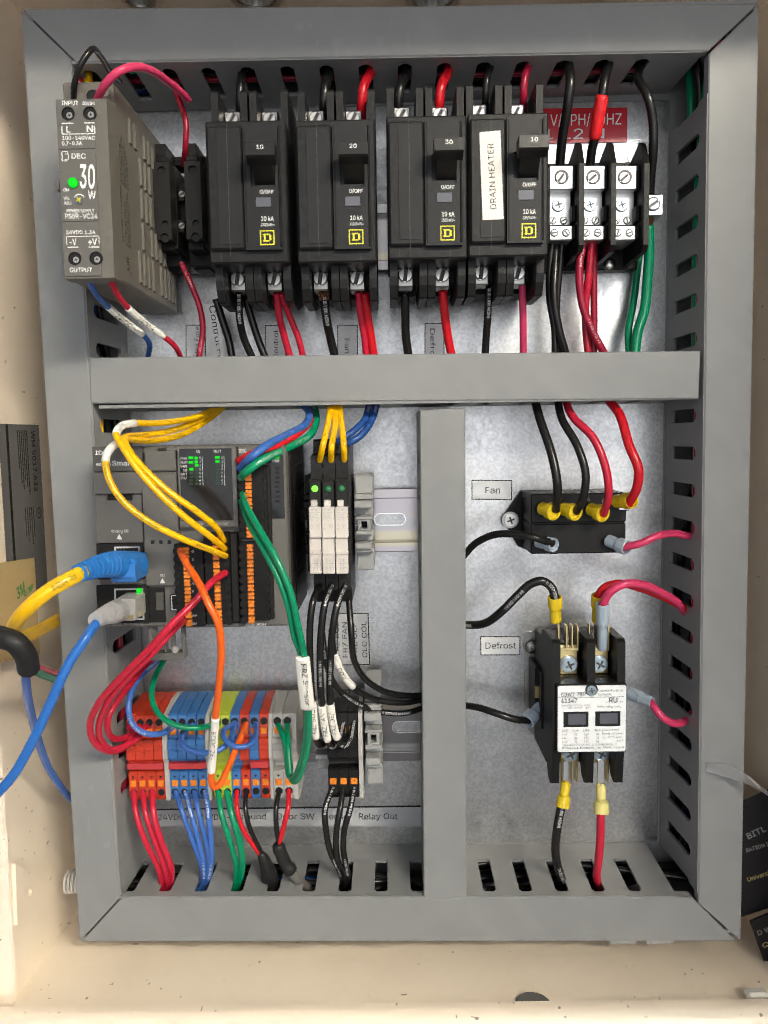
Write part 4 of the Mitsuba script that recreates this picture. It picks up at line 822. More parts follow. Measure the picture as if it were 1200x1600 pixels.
# ------------------------------------------------------------------ printed labels on the plate
label_tag('label_tag', 'white label reading Fan beside the black transient block', [A7(88, 311), A7(241, 312), A7(240, 388), A7(88, 386)], 0.0, 0.55, [('Fan', *A7(137, 362), *A7(195, 362), 11)])
label_tag('label_tag', 'white label reading Defrost beside the contactor screw', [A8(143, 325), A8(323, 325), A8(323, 411), A8(144, 412)], 0.0, 0.6, [('Defrost', *A8(164, 382), *A8(303, 380), 11)])
st = label_tag('label_tag', 'long clear strip label ending in Relay Out below the coloured terminals', [(232, 1262), (660, 1261), (660, 1291), (232, 1291)], 0.0, 0, [('24VDC+', 246, 1281, 296, 1281, 10.5), ('24VDC -', 312, 1281, 358, 1281, 10.5), ('Ground', 367, 1280, 416, 1280, 10.5), ('Door SW', 431.5, 1280, 491.5, 1280, 11), ('Sensor', 505, 1280, 550, 1280, 10.5), ('Relay Out', 559.6, 1280, 621, 1280, 11)], 'label_clear')
part(st, 'border', bars([(232, 1261, 660, 1263.4)], 0.15), 'ink_black')
def up_rows(rows, w, c):
    return [(t, *c(x, y0), *c(x1, y1), h) for t, x, y0, x1, y1, h in rows]
fz = [A6(300, 1243), A6(473, 1243), A6(482, 1526), A6(300, 1530)]
label_tag('label_tag', 'clear upright label listing FRZ SOL and three more lines behind the black wires', fz, 0.0, 0.6, up_rows([('FRZ SOL', 316, 1480, 310, 1296, 8.6), ('FRZ FAN', 360, 1490, 354, 1294, 8.6), ('FRZ DEF', 414, 1488, 406, 1298, 8.6), ('CLC COL', 466, 1488, 460, 1290, 8.6)], 0, A6), 'label_clear')
E3 = crop(280, 460, 3.75)
label_tag('label_tag', 'flat upright label ending in Fuse, left of the curled Control Fuse label', [E3(38, 178), E3(155, 178), E3(160, 470), E3(38, 470)], 0.0, 0.5, up_rows([('Control Fuse', 118, 420, 118, 190, 8.4)], 0, E3))
label_tag('label_tag', 'upright label reading ontrol behind a pink wire pair', [E3(502, 180), E3(624, 180), E3(628, 470), E3(502, 470)], 0.0, 0.5, up_rows([('Control', 580, 385, 580, 210, 8.4)], 0, E3))
label_tag('label_tag', 'upright label reading Fan below the 20 amp breaker', [E3(925, 178), E3(1046, 178), E3(1050, 470), E3(928, 470)], 0.0, 0.5, up_rows([('Fan', 968, 255, 972, 345, 8.4)], 0, E3))
label_tag('label_tag', 'upright label reading Defrost below the 30 amp breaker', [A3(278, 1415), A3(380, 1415), A3(383, 1680), A3(276, 1680)], 0.0, 0.5, up_rows([('Defrost', 306, 1440, 310, 1640, 8.4)], 0, A3))
# the curled label that stands off the plate
ck = thing('label_tag', 'curled white label reading Control Fuse standing off the plate', 'label')
pa = [at(*E3(145, 55), 22), at(*E3(218, 52), 20), at(*E3(300, 365), 6), at(*E3(172, 365), 8)]
pa[2] = at(*E3(312, 470), 2); pa[3] = at(*E3(178, 470), 4)
nrm = np.cross(pa[1] - pa[0], pa[3] - pa[0]); nrm = nrm / np.linalg.norm(nrm); nrm = nrm if nrm[2] > 0 else -nrm
g = []
for t in np.linspace(0, 1, 9):
    l, r_ = pa[0] * (1 - t) + pa[3] * t, pa[1] * (1 - t) + pa[2] * t; bow = nrm * 2.0 * math.sin(t * math.pi)
    g.append((l + bow, r_ + bow))
V = np.array([p for lr in g for p in lr]); V = np.vstack([V, V - nrm * 0.15]); F = []
for i in range(8):
    a, b, c_, d_ = 2 * i, 2 * i + 1, 2 * i + 3, 2 * i + 2; F += [(a, c_, b), (a, d_, c_), (a + 18, b + 18, c_ + 18), (a + 18, c_ + 18, d_ + 18), (a, a + 18, d_ + 18), (a, d_ + 18, d_), (b, c_, c_ + 18), (b, c_ + 18, b + 18)]
F += [(0, 1, 19), (0, 19, 18), (16, 35, 17), (16, 34, 35)]
put(ck, trimesh.Trimesh(V, F, process=False), 'label_white')
A_, B_ = (pa[0] * 0.48 + pa[1] * 0.52), (pa[3] * 0.45 + pa[2] * 0.55)
mt = meshkit.text_mesh('Control Fuse', 1.0, 1.0); mv_ = mt.vertices; wd_ = mt.bounds[1][0]; X = B_ - A_; side_ = np.cross(nrm, X / np.linalg.norm(X)); tt = 0.02 + 0.93 * mv_[:, :1] / wd_
mt.vertices = A_ + tt * X + mv_[:, 1:2] * 3.2 * side_ + nrm * (2.0 * np.sin(tt * math.pi) + 0.06 + 0.04 * mv_[:, 2:]) - side_ * 1.0
part(ck, 'lettering', mt, 'ink_black')

# ------------------------------------------------------------------ transient block marked Fan
fb = thing('relay_block', 'black oblong block with yellow crimp terminals right of the Fan label', 'relay block')
WB_ = 33.0
fu0, fu1, fv0, fv1 = span(311, 362, 668, 588, WB_, A7)
ymid = at(*A7(480, 474), WB_)[1]
part(fb, 'case', cat([rbox(fu0, fu1, ymid + 0.35, fv1, 2.5, WB_, 0.5), rbox(fu0, fu1, fv0, ymid - 0.35, 2.5, WB_ - 0.6, 0.5), rbox(fu0 + 0.6, fu1 - 0.6, fv0 + 1, fv1 - 1, 2.5, WB_ - 1.2, 0.2)]), 'black_plastic')
ear = [at(*A7(*p), 2.5)[:2] for p in ((272, 352), (212, 440), (214, 475), (262, 560), (320, 585), (320, 352))]
part(fb, 'ear', cat([hull([(x, y, 0.1) for x, y in ear] + [(x, y, 3.0) for x, y in ear]), hull([(fu0 + 0.5, fv1 - 2, 3), (fu0 + 0.5, fv1 - 2, 26), (fu0 + 0.5, fv1 - 5, 3), (fu0 + 0.5, fv1 - 5, 26), (ear[0][0] + 2, fv1 - 2, 3), (ear[0][0] + 2, fv1 - 5, 3)]), hull([(fu0 + 0.5, fv0 + 2, 3), (fu0 + 0.5, fv0 + 2, 26), (fu0 + 0.5, fv0 + 5, 3), (fu0 + 0.5, fv0 + 5, 26), (ear[0][0] + 2, fv0 + 2, 3), (ear[0][0] + 2, fv0 + 5, 3)])]), 'black_plastic')
p = at(*A7(234, 462), 4); part(fb, 'ear_washer', disc((p[0], p[1], 3.0), (0, 0, 1), 4.8, 0.7, 0.2), 'dull_steel'); part(fb, 'ear_screw', cross_head((p[0], p[1], 3.7), 3.4, 2.4, 20), 'screw_steel')
for i, x in enumerate((372, 455, 555, 650)):
    p = at(*A7(x, 417), WB_); part(fb, 'blade', rbox(p[0] - 2.6, p[0] + 2.6, p[1] - 0.4, p[1] + 0.4, WB_ - 1, WB_ + 5, 0.1), 'bright_steel')
    part(fb, 'blade_slot', rbox(p[0] - 4.2, p[0] + 4.2, p[1] - 1.5, p[1] + 1.5, WB_ - 0.5, WB_ + 0.05, 0), 'dark_void')
for x in (362, 628):
    p = at(*A7(x, 548), WB_); part(fb, 'blade', rbox(p[0] - 2.6, p[0] + 2.6, p[1] - 0.4, p[1] + 0.4, WB_ - 1.6, WB_ + 4, 0.1), 'bright_steel')
part(fb, 'lettering', print_rows([('4', 520, 392, 532, 392, 16), ('2', 400, 392, 411, 392, 16), ('6', 575, 397, 586, 397, 16)], WB_, A7), 'ink_grey')
part(fb, 'mould_notch', cat([rbox(*span(382, 580, 412, 590, WB_, A7), WB_ - 3, WB_ - 0.4, 0)]), 'dark_void')

# ------------------------------------------------------------------ contactor
E8 = crop(780, 960, 5.4545)
ct = thing('contactor', 'black two-pole contactor with a white printed face plate, lower right', 'contactor')
WC = 57.0
uL = at(*E8(457, 300), 55)[0]; L0 = lambda x, y: at(*E8(x, y), uL, 0)[1:]
pts = [L0(457, 222), L0(376, 118)]
top_f, top_b = at(*E8(480, 218), 53)[1], pts[1]
bot_f = at(*E8(500, 1440), 50)[1]; bot_l = L0(398, 1190)
vmid0, vmid1 = at(*E8(790, 1172), WC)[1], at(*E8(790, 603), WC)[1]
prof = Polygon([(vmid1 + 2, 4), (top_b[0] - 3, max(4, top_b[1] - 4)), (top_b[0], top_b[1]), (top_f, 52), (top_f - 1.5, 54), (vmid1 - 6, 55), (vmid0 + 6, 55), (bot_f + 1, 52), (bot_f, 49), (bot_f + 1.5, 44), (bot_l[0], bot_l[1]), (vmid0 + 10, 4)])
for x in (487, 783, 1040):
    uu = at(*E8(x, 420), 54)[0]
    part(ct, 'barrier', extrude(prof, uu - 2.0, uu + 2.0, 0), 'black_plastic')
cu0, cu1 = at(*E8(487, 420), 54)[0], at(*E8(1040, 420), 54)[0]
lb = span(499, 607, 1080, 1170, WC + 0.6, E8)
part(ct, 'case', cat([rbox(lb[0] - 0.7, lb[1] + 0.5, vmid0 - 0.4, vmid1 + 0.6, 20, WC, 0.6), rbox(cu0 - 1.5, cu1 + 1.5, vmid0 - 14, vmid1 + 16, 2.5, 36, 0.4), rbox(cu0 - 3, cu1 + 3, vmid0 + 2, vmid1 - 2, 2.5, 30, 0.4)]), 'black_plastic')
face = Polygon([(lb[0] + .6, lb[2]), (lb[1] - .6, lb[2]), (lb[1], lb[2] + .6), (lb[1], lb[3] - .6), (lb[1] - .6, lb[3]), (lb[0] + .6, lb[3]), (lb[0], lb[3] - .6), (lb[0], lb[2] + .6)])
sp = at(*E8(785, 645), WC); face = face.difference(Point(sp[0], sp[1] + 0.3).buffer(3.2, 24))
wins = [span(548, 830, 758, 958, WC + 0.6, E8), span(818, 825, 1030, 950, WC + 0.6, E8)]
for w_ in wins: face = face.difference(sbox(w_[0], w_[2], w_[1], w_[3]))
part(ct, 'face_plate', extrude(face, WC + 0.05, WC + 0.6), 'label_white')
for w_ in wins:
    g = sbox(w_[0], w_[2], w_[1], w_[3])
    m = part(ct, 'window', extrude(g.difference(g.buffer(-0.9)), WC + 0.02, WC + 0.9), 'glossy_black')
    part(m, 'pane', rbox(w_[0] + 2.4, w_[1] - 0.9, w_[2] + 0.9, w_[3] - 0.9, WC + 0.02, WC + 0.35, 0.1), 'window_blue')
    part(m, 'shadow_gap', rbox(w_[0] + 0.9, w_[1] - 0.9, w_[2] + 0.9, w_[3] - 0.9, WC + 0.02, WC + 0.15, 0), 'dark_void')
part(ct, 'face_screw', cross_head((sp[0], sp[1], WC + 0.02), 2.5, 1.5, 10), 'blue_zinc')
rows = [('61347', 524, 755, 665, 752, 38)]
rows_b = [('780', 658, 692, 735, 690, 30)]
fine = [('Definite Purpose', 845, 660, 1058, 655, 20), ('Contactor', 845, 692, 962, 688, 20), ('Coil: 208-220VAC  50Hz', 530, 782, 778, 780, 14), ('208-240VAC  60Hz', 585, 804, 778, 800, 14), ('Herm. refrig comp.', 835, 792, 1040, 790, 16),
    ('c', 910, 752, 924, 752, 14), ('us', 1022, 752, 1055, 750, 16), ('VAC', 528, 1000, 586, 1000, 18), ('FLA', 622, 998, 675, 998, 18), ('LRA', 712, 997, 770, 997, 18), ('RES', 808, 995, 865, 995, 18),
    ('240', 532, 1030, 578, 1030, 17), ('30', 636, 1030, 664, 1030, 17), ('180', 720, 1029, 766, 1029, 17), ('40', 824, 1028, 852, 1028, 17), ('480', 532, 1062, 578, 1062, 17), ('30', 636, 1062, 664, 1062, 17), ('150', 720, 1060, 766, 1060, 17), ('40', 824, 1059, 852, 1059, 17),
    ('600', 532, 1094, 580, 1094, 17), ('30', 636, 1092, 664, 1092, 17), ('120', 720, 1091, 766, 1091, 17), ('40', 824, 1090, 852, 1090, 17), ('Above 240V,', 875, 994, 1025, 992, 17), ('Break All Lines', 875, 1025, 1058, 1021, 17), ('Cu  75°C wire', 875, 1056, 1040, 1053, 17), ('2418', 998, 1084, 1058, 1082, 17),
    ('Torque for Screws 25 Lb-in/Lugs 40 Lb-in', 538, 1122, 1000, 1112, 17), ('© Motors & Armatures, Inc. Made in China', 532, 1150, 1064, 1138, 18)]
part(ct, 'lettering', cat([print_rows(rows, WC + 0.6, E8, True), print_rows(rows_b, WC + 0.6, E8, True), print_rows(fine, WC + 0.6, E8), bars([(505, 704, 1062, 707)], WC + 0.6, E8)]), 'ink_black')
def outline_text(s, x0, y0, x1, y1, h, w, c):
    m = print_rows([(s, x0, y0, x1, y1, h)], w, c, True); return m
mark = [Polygon([at(*E8(*q), WC)[:2] for q in z]) for z in (((522, 698), (532, 664), (580, 664), (570, 698)), ((580, 698), (590, 664), (604, 664), (594, 698)), ((600, 698), (612, 664), (640, 664), (630, 698)))]
part(ct, 'maker_mark', extrude(unary_union([z.difference(z.buffer(-0.28)) for z in mark] + [Polygon([at(*E8(*q), WC)[:2] for q in z]) for z in (((545, 698), (553, 672), (557, 672), (549, 698)), ((560, 698), (568, 672), (572, 672), (564, 698)))]), WC + 0.61, WC + 0.66), 'ink_black')
part(ct, 'approval_mark', print_rows([('RU', 932, 752, 1008, 750, 44)], WC + 0.6, E8, True), 'ink_black')
for x, y in ((600, 435), (862, 430), (612, 1196), (876, 1192)):
    up_ = y < 800
    p = at(*E8(x, y), 43)
    b = part(ct, 'terminal_plate', cat([rbox(p[0] - 5.4, p[0] + 4.6, p[1] - 5.4, p[1] + 8.0, 36.05, 40.5, 0.3)] if up_ else [rbox(p[0] - 5.0, p[0] + 4.8, p[1] - 5.5, p[1] + 4, 36.05, 40.5, 0.3)]), 'brass')
    part(b, 'washer', disc((p[0], p[1], 40.5), (0, 0, 1), 4.7, 0.6, 0.2), 'screw_steel'); part(b, 'terminal_screw', cross_head((p[0], p[1], 41.1), 3.9, 2.3, 25 if x < 700 else 60), 'blue_zinc')
    sgn = 1 if up_ else -1
    for dx in ((-5.0, -1.6, 1.2, 4.0) if up_ else (-4.2, 0.8, 3.2)):
        y0 = p[1] + sgn * (7.5 if up_ else 3.0); y1 = p[1] + sgn * (21 if up_ else 17 if dx < 0 else 15)
        part(b, 'blade', rbox(p[0] + dx - 0.45, p[0] + dx + 0.45, min(y0, y1), max(y0, y1), 37.5, 43.5 if dx > -2 else 40, 0.2), 'brass')
    if up_: part(b, 'fork', rbox(p[0] - 5, p[0] + 4.4, p[1] + 7.9, p[1] + 9.4, 37, 43.5, 0.2), 'brass')
br = [at(*E8(*q), 1.5)[:2] for q in ((212, 165), (240, 150), (420, 150), (430, 400), (330, 420), (280, 400), (215, 388))]
part(ct, 'bracket', cat([extrude(Polygon(br), 0.1, 1.7), pbox(215, 470, 300, 790, 1.7, 0.1, E8, 0.2), pbox(250, 380, 430, 990, 1.7, 0.12, E8, 0.2)]), 'dull_steel')
p = at(*E8(277, 275), 3); part(ct, 'bracket_screw', cat([disc((p[0], p[1], 1.7), (0, 0, 1), 4.6, 0.6, 0.2), lathe((p[0], p[1], 2.3), (0, 0, 1), [(0, 4.1), (0.8, 4.0), (1.8, 3.2), (2.4, 2.0), (2.5, 1.1), (1.2, 0.8)], 24)]), 'dull_steel')
part(ct, 'coil_housing', rbox(at(*E8(300, 600), 20)[0], cu0 - 1, at(*E8(300, 905), 20)[1], at(*E8(300, 440), 20)[1], 2, 22, 0.6), 'black_plastic')
part(ct, 'side_housing', rbox(cu1 + 1, cu1 + 5.2, at(*E8(1000, 860), 30)[1], at(*E8(1000, 600), 30)[1], 6, 34, 0.5), 'black_plastic')
part(ct, 'coil_blade', cat([rbox(at(*E8(318, 680), 24)[0] - 0.5, at(*E8(318, 680), 24)[0] + 2.6, at(*E8(320, 720), 24)[1], at(*E8(320, 620), 24)[1], 21.5, 22.6, 0.2)]), 'brass')

# ------------------------------------------------------------------ wires
R_END = {}
def wire(label, m, r, pts, c=ID, group=None, sleeve=None, name='wire', cat_='wire', tail=None, n=14):
    """A wire through (x, y, w) points; sleeve: (first, last point, text, flip); tail: a further run in mm from the last point."""
    P3 = [at(*c(x, y), w) for x, y, w in pts]
    if tail is not None: P3.append(P3[-1] + np.array(tail, float))
    k = thing(name, label, cat_, group)
    path = spline(P3)
    v, f, uv = sweep(path, r, n)
    put(k, trimesh.Trimesh(v, f, process=False), m, True, uv)
    if sleeve:
        a, b, text, up = sleeve
        ia = int(np.argmin(np.linalg.norm(path - P3[a], axis=1))); ib = int(np.argmin(np.linalg.norm(path - P3[b], axis=1)))
        seg = path[ia:ib + 1]; v, f, uv = sweep(seg, r + 0.28, 18)
        s = part(k, 'sleeve', trimesh.Trimesh(v, f, process=False), 'sleeve_white', True)
        if text:    # the text bends with the sleeve and wraps round it
            mt = meshkit.text_mesh(text, 1.0, 1.0); V = mt.vertices; L = np.concatenate([[0], np.cumsum(np.linalg.norm(np.diff(seg, axis=0), axis=1))])
            wide = mt.bounds[1][0]; hh = min(1.9 * r * 0.85, 2.3); run = min(0.8 * L[-1], wide * hh * 1.15); s0 = 0.5 * (L[-1] - run)
            q = V[:, 0] / wide * run + s0
            if not up: q = L[-1] - q
            ctr = np.stack([np.interp(q, L, seg[:, i]) for i in range(3)], 1)
            tan = np.gradient(seg, axis=0); tan /= np.linalg.norm(tan, axis=1, keepdims=True)
            tg = np.stack([np.interp(q, L, tan[:, i]) for i in range(3)], 1) * (1 if up else -1)
            out = np.array([0, 0, 1.0]) - tg * tg[:, 2:]; out /= np.linalg.norm(out, axis=1, keepdims=True)
            sd = np.cross(out, tg); ang = (V[:, 1:2] - 0.5) * hh / (r + 0.3)
            mt.vertices = ctr + (r + 0.31 + 0.05 * V[:, 2:]) * (out * np.cos(ang) + sd * np.sin(ang))
            part(s, 'lettering', mt, 'ink_black')
    return k
def crimp(k, a, b, r0, r1, m, c=ID, name='crimp_sleeve', ring=None):
    """A hollow crimp sleeve round a wire end, from a to b (x, y, w)."""
    p0, p1 = at(*c(*a[:2]), a[2]), at(*c(*b[:2]), b[2]); L = np.linalg.norm(p1 - p0)
    prof = [(0, r0 * 0.8), (L * 0.04, r0), (L * 0.40, r0), (L * 0.46, r0 * 0.93), (L * 0.52, r0), (L * 0.56, (r0 + r1) / 2), (L * 0.62, r1), (L * 0.985, r1), (L, r1 * 0.96), (L, r1 * 0.80), (L * 0.85, r1 * 0.72)]
    return part(k, name, lathe(p0, p1 - p0, prof, 24, True), m, 30)
# --- power supply
wire('short black wire arching from the power supply over the duct corner', 'wire_black', 1.25, [(383, 345, 98), (388, 240, 104), (425, 130, 108), (477, 58, 106), (522, 92, 92), (565, 160, 70), (625, 225, 42)], A1)
wire('pink red wire arching from the power supply input over to the top duct', 'wire_pink', 1.65, [(500, 335, 98), (545, 245, 107), (620, 172, 110), (705, 148, 105), (790, 168, 93), (880, 228, 76), (955, 290, 62), (980, 318, 55), (950, 290, 47), (905, 235, 38)], A1)
wire('dark red wire dropping from the top duct into the second fuse holder', 'wire_dark_red', 1.4, [(900, 235, 36), (935, 325, 44), (968, 440, 46), (966, 560, 44), (955, 660, 34)], A1)
wire('blue wire with a 24VDC minus sleeve leaving the power supply output', 'wire_blue', 1.35, [(452, 1235, 100), (500, 1330, 88), (565, 1400, 76), (655, 1475, 63), (742, 1542, 54), (778, 1590, 46), (768, 1690, 32)], A1, sleeve=(2, 4, '24VDC -', True), tail=(0, -8, -3))
wire('red wire with a 24DC plus sleeve leaving the power supply output', 'wire_red', 1.35, [(568, 1240, 100), (610, 1330, 90), (665, 1402, 79), (760, 1485, 65), (852, 1552, 54), (912, 1605, 46), (955, 1700, 32)], A1, sleeve=(2, 4, '24DC +', True), tail=(2, -8, -3))
wire('dark red wire running down from the fuse holders to the middle duct', 'wire_dark_red_printed', 1.5, [(945, 1170, 30), (985, 1260, 33), (1040, 1400, 31), (1057, 1520, 29), (1040, 1640, 28)], A1, tail=(-1, -9, -2))
# --- breakers, line side
for x, y, m, r, c, lab in (((265, 90), (252, 190), 'wire_black', 2.0, A2, 'black wire entering the top of the leftmost breaker'), ((712, 105), (692, 200), 'wire_black', 2.3, A2, 'black wire entering the left pole of the second breaker'), ((932, 105), (893, 190), 'wire_bright_red', 2.3, A2, 'red wire entering the right pole of the second breaker'),
        ((185, 110), (150, 195), 'wire_black', 2.3, A3, 'black wire entering the left pole of the third breaker'), ((402, 105), (364, 190), 'wire_bright_red', 2.3, A3, 'red wire entering the right pole of the third breaker'), ((630, 55), (602, 150), 'wire_black', 1.7, A3, 'black wire entering the left pole of the DRAIN HEATER breaker'), ((832, 40), (800, 140), 'wire_dark_red_printed', 1.8, A3, 'dull red wire entering the right pole of the DRAIN HEATER breaker')):
    a, b = x, y; x2 = b[0] - 0.25 * (a[0] - b[0])
    wire(lab, m, r, [(a[0] + 6, a[1] - 50, 34), (a[0], a[1], 38), (b[0], b[1], 44), (x2, b[1] + 100, 42), (x2, b[1] + 170, 36)], c, 'wires into the tops of the breakers')
# --- breakers, load side
LS = 'wires from the breakers down into the middle duct'
for pts, m, r, c, lab in (
        ([(245, 1262, 42), (248, 1390, 37), (272, 1500, 31), (318, 1610, 27)], 'wire_black_printed', 1.9, A2, 'printed black wire under the left pole of the leftmost breaker'),
        ([(280, 1285, 30), (312, 1400, 27), (348, 1510, 25), (385, 1610, 24)], 'wire_black', 1.9, A2, 'plain black wire just right of the printed one under the leftmost breaker'),
        ([(125, 1290, 20), (158, 1400, 18), (190, 1500, 17), (212, 1610, 17)], 'wire_black', 2.0, A2, 'black wire running down beside the curled Control Fuse label'),
        ([(440, 1262, 43), (456, 1390, 37), (482, 1490, 31), (515, 1610, 27)], 'wire_red', 1.8, A2, 'pink red wire beside the upright Control label, the left of its pair'),
        ([(462, 1262, 42), (508, 1380, 35), (552, 1490, 31), (582, 1610, 27)], 'wire_red', 1.6, A2, 'pink red wire beside the upright Control label, the right of its pair'),
        ([(688, 1272, 42), (700, 1390, 37), (722, 1500, 31), (748, 1610, 27)], 'wire_black_printed', 2.2, A2, 'printed black wire with bare copper under the second breaker'),
        ([(864, 1258, 43), (880, 1390, 37), (898, 1490, 33), (908, 1610, 29)], 'wire_red', 1.7, A2, 'thin pink red wire under the right pole of the second breaker'),
        ([(900, 1262, 42), (915, 1390, 36), (932, 1490, 32), (950, 1610, 28)], 'wire_bright_red', 2.2, A2, 'thick bright red wire under the right pole of the second breaker'),
        ([(175, 1258, 42), (178, 1390, 36), (180, 1480, 32), (198, 1610, 28)], 'wire_black', 2.2, A3, 'plain black wire under the left pole of the third breaker'),
        ([(372, 1248, 43), (385, 1390, 37), (398, 1480, 33), (422, 1610, 29)], 'wire_bright_red', 2.2, A3, 'thick red wire crossing the Defrost label under the third breaker'),
        ([(612, 1232, 42), (606, 1390, 36), (598, 1500, 31), (594, 1610, 28)], 'wire_black_printed', 1.9, A3, 'printed black wire under the DRAIN HEATER breaker'),
        ([(786, 1218, 43), (791, 1390, 37), (794, 1610, 28)], 'wire_pink', 1.8, A3, 'pink red wire under the DRAIN HEATER breaker')):
    wire(lab, m, r, pts, c, LS, tail=(1, -9, -2))
rng = np.random.default_rng(8)
p = at(*A2(685, 1272), 44)
single('copper_strands', 'bare copper strands below the left lug of the second breaker', 'copper strands', cat([trimesh.Trimesh(*sweep(spline([p + [t * 2.2, 2, -2], p + [t * 2.4 + rng.uniform(-.3, .3), 0.3, rng.uniform(0, 1)], p + [t * 2.0, -2, -1.5]]), 0.24, 6)[:2], process=False) for t in np.linspace(-1, 1, 10)]), 'copper')
# --- distribution block
DT = 'thick black feeders into the distribution block'
wire('thick black feeder into the first silver lug', 'wire_black', 2.3, [(225, 60, 34), (215, 105, 40), (228, 210, 47), (215, 330, 45), (188, 500, 36), (174, 640, 27)], A4, DT)
k = wire('thick black feeder wrapped in red shrink tube into the second lug', 'wire_black', 2.2, [(430, 60, 34), (425, 110, 40), (400, 205, 46), (388, 285, 46), (365, 400, 42), (348, 500, 37), (335, 560, 33), (325, 650, 27)], A4, DT)
sp_ = spline([at(*A4(x, y), w) for x, y, w in ((389, 282, 46), (366, 400, 42), (348, 502, 37))]); v, f, uv = sweep(sp_, np.interp(np.linspace(0, 1, len(sp_)), [0, .03, .1, .9, 1], [2.5, 3.0, 3.1, 3.0, 2.7]), 18); part(k, 'shrink_tube', trimesh.Trimesh(v, f, process=False), 'red_shrink', True)
wire('thick black feeder curving down to the single ground lug', 'wire_black', 2.2, [(600, 90, 30), (566, 195, 40), (614, 290, 46), (640, 410, 44), (642, 560, 40), (630, 700, 32), (626, 800, 24)], A4, DT)
DBG = 'wires below the distribution block'
for pts, m, r, lab in (
        ([(140, 1005, 28), (124, 1150, 27), (124, 1300, 25), (148, 1450, 24), (152, 1620, 22)], 'wire_black', 1.8, 'leftmost black wire under the first silver lug'),
        ([(160, 1005, 26), (150, 1150, 29), (146, 1290, 30), (170, 1450, 28), (215, 1620, 24)], 'wire_black', 2.0, 'black wire crossing over the others under the first silver lug'),
        ([(188, 1005, 26), (172, 1180, 24), (160, 1350, 21), (168, 1500, 20), (172, 1620, 20)], 'wire_black', 1.7, 'rearmost black wire under the first silver lug'),
        ([(296, 1000, 28), (272, 1150, 28), (288, 1330, 27), (340, 1470, 25), (410, 1610, 22)], 'wire_dark_red_printed', 2.0, 'printed dull red wire under the second silver lug'),
        ([(338, 1000, 28), (322, 1170, 26), (305, 1310, 22), (306, 1450, 20), (322, 1620, 19)], 'wire_red', 2.0, 'pink red wire under the second silver lug'),
        ([(346, 1005, 26), (345, 1200, 22), (346, 1400, 19), (345, 1620, 18)], 'wire_dark_red', 1.8, 'rearmost dark red wire under the second silver lug')):
    wire(lab, m, r, pts, A4, DBG, tail=(1, -9, -1))
wire('thick green wire running down from the ground lug', 'wire_green', 2.6, [(620, 935, 23), (622, 1080, 20), (612, 1220, 18), (600, 1350, 18), (562, 1480, 19), (548, 1620, 20)], A4, tail=(-1, -9, 0))
wire('thinner green wire behind the thick one below the ground lug', 'wire_green', 1.9, [(575, 1050, 6), (556, 1220, 7), (540, 1340, 9), (518, 1460, 13), (524, 1620, 17)], A4, tail=(0, -9, 0))
# --- controller, yellow loop
YG = 'yellow wires looping from the middle duct to the controller'
wire('yellow wire of the loop with its sleeve at the top left bend', 'wire_yellow', 1.45, [(800, 50, 24), (745, 108, 30), (640, 165, 45), (520, 193, 62), (400, 205, 78), (302, 204, 90), (235, 218, 98), (205, 262, 104), (228, 310, 107), (300, 420, 109), (420, 560, 109), (560, 690, 106), (690, 790, 98), (772, 858, 84)], A5, YG, (5, 7, None, True))
wire('lowest yellow wire of the loop with a sleeve on its left bend', 'wire_yellow_printed', 1.45, [(815, 60, 22), (755, 118, 28), (620, 195, 44), (480, 245, 62), (350, 265, 78), (255, 275, 92), (212, 306, 100), (165, 350, 105), (150, 405, 107), (170, 500, 109), (240, 610, 109), (380, 720, 107), (560, 810, 101), (700, 865, 92), (778, 897, 84)], A5, YG, (6, 8, None, True))
wire('yellow wire of the loop running uppermost to the controller', 'wire_yellow_printed', 1.45, [(800, 80, 20), (745, 138, 26), (640, 215, 40), (530, 270, 56), (400, 295, 74), (300, 292, 88), (258, 288, 96), (258, 320, 102), (330, 420, 106), (480, 560, 106), (620, 660, 102), (720, 740, 96), (767, 818, 84)], A5, YG)
CI = lambda x, y: (x, y)
a5 = lambda *p: [(*A5(x, y), w) for x, y, w in p]
b1 = lambda *p: [(*B1(x, y), w) for x, y, w in p]
b2 = lambda *p: [(*B2(x, y), w) for x, y, w in p]
RG = 'pink red wires from the controller to the red terminals'
wire('pink red wire crossing under the orange one, outermost of the red loop', 'wire_red', 1.6, a5((775, 982, 84), (700, 1035, 95)) + b1((610, 5, 102), (500, 112, 107), (380, 245, 106), (240, 385, 101), (120, 520, 93), (68, 640, 85), (92, 735, 77), (165, 778, 67), (240, 762, 56), (290, 702, 48), (270, 650, 39)), CI, RG)
wire('pink red wire from the lower left strip, middle of the red loop', 'wire_red', 1.6, b1((558, 98, 83), (490, 160, 97), (400, 260, 101), (270, 390, 98), (170, 510, 91), (120, 620, 83), (122, 715, 74), (185, 772, 64), (275, 738, 55), (330, 692, 46), (322, 645, 39)), CI, RG)
wire('pink red wire from behind the open flap, innermost of the red loop', 'wire_red', 1.6, b1((400, 300, 30), (310, 395, 46), (225, 500, 60), (165, 600, 67), (168, 690, 62), (215, 716, 54), (300, 690, 46), (368, 648, 39)), CI, RG)
wire('printed blue wire looping from behind the flap to the first blue terminal', 'wire_blue_printed', 1.5, b1((440, 290, 26), (330, 392, 44), (282, 480, 53), (270, 560, 57), (292, 640, 57), (355, 686, 55), (435, 688, 51), (512, 645, 39)), CI)
wire('green wire looping from behind the flap across the blue terminals', 'wire_green', 1.45, b1((470, 280, 24), (408, 395, 40), (390, 480, 47), (410, 560, 53), (470, 622, 57), (560, 656, 57), (650, 655, 54), (738, 630, 39)), CI)
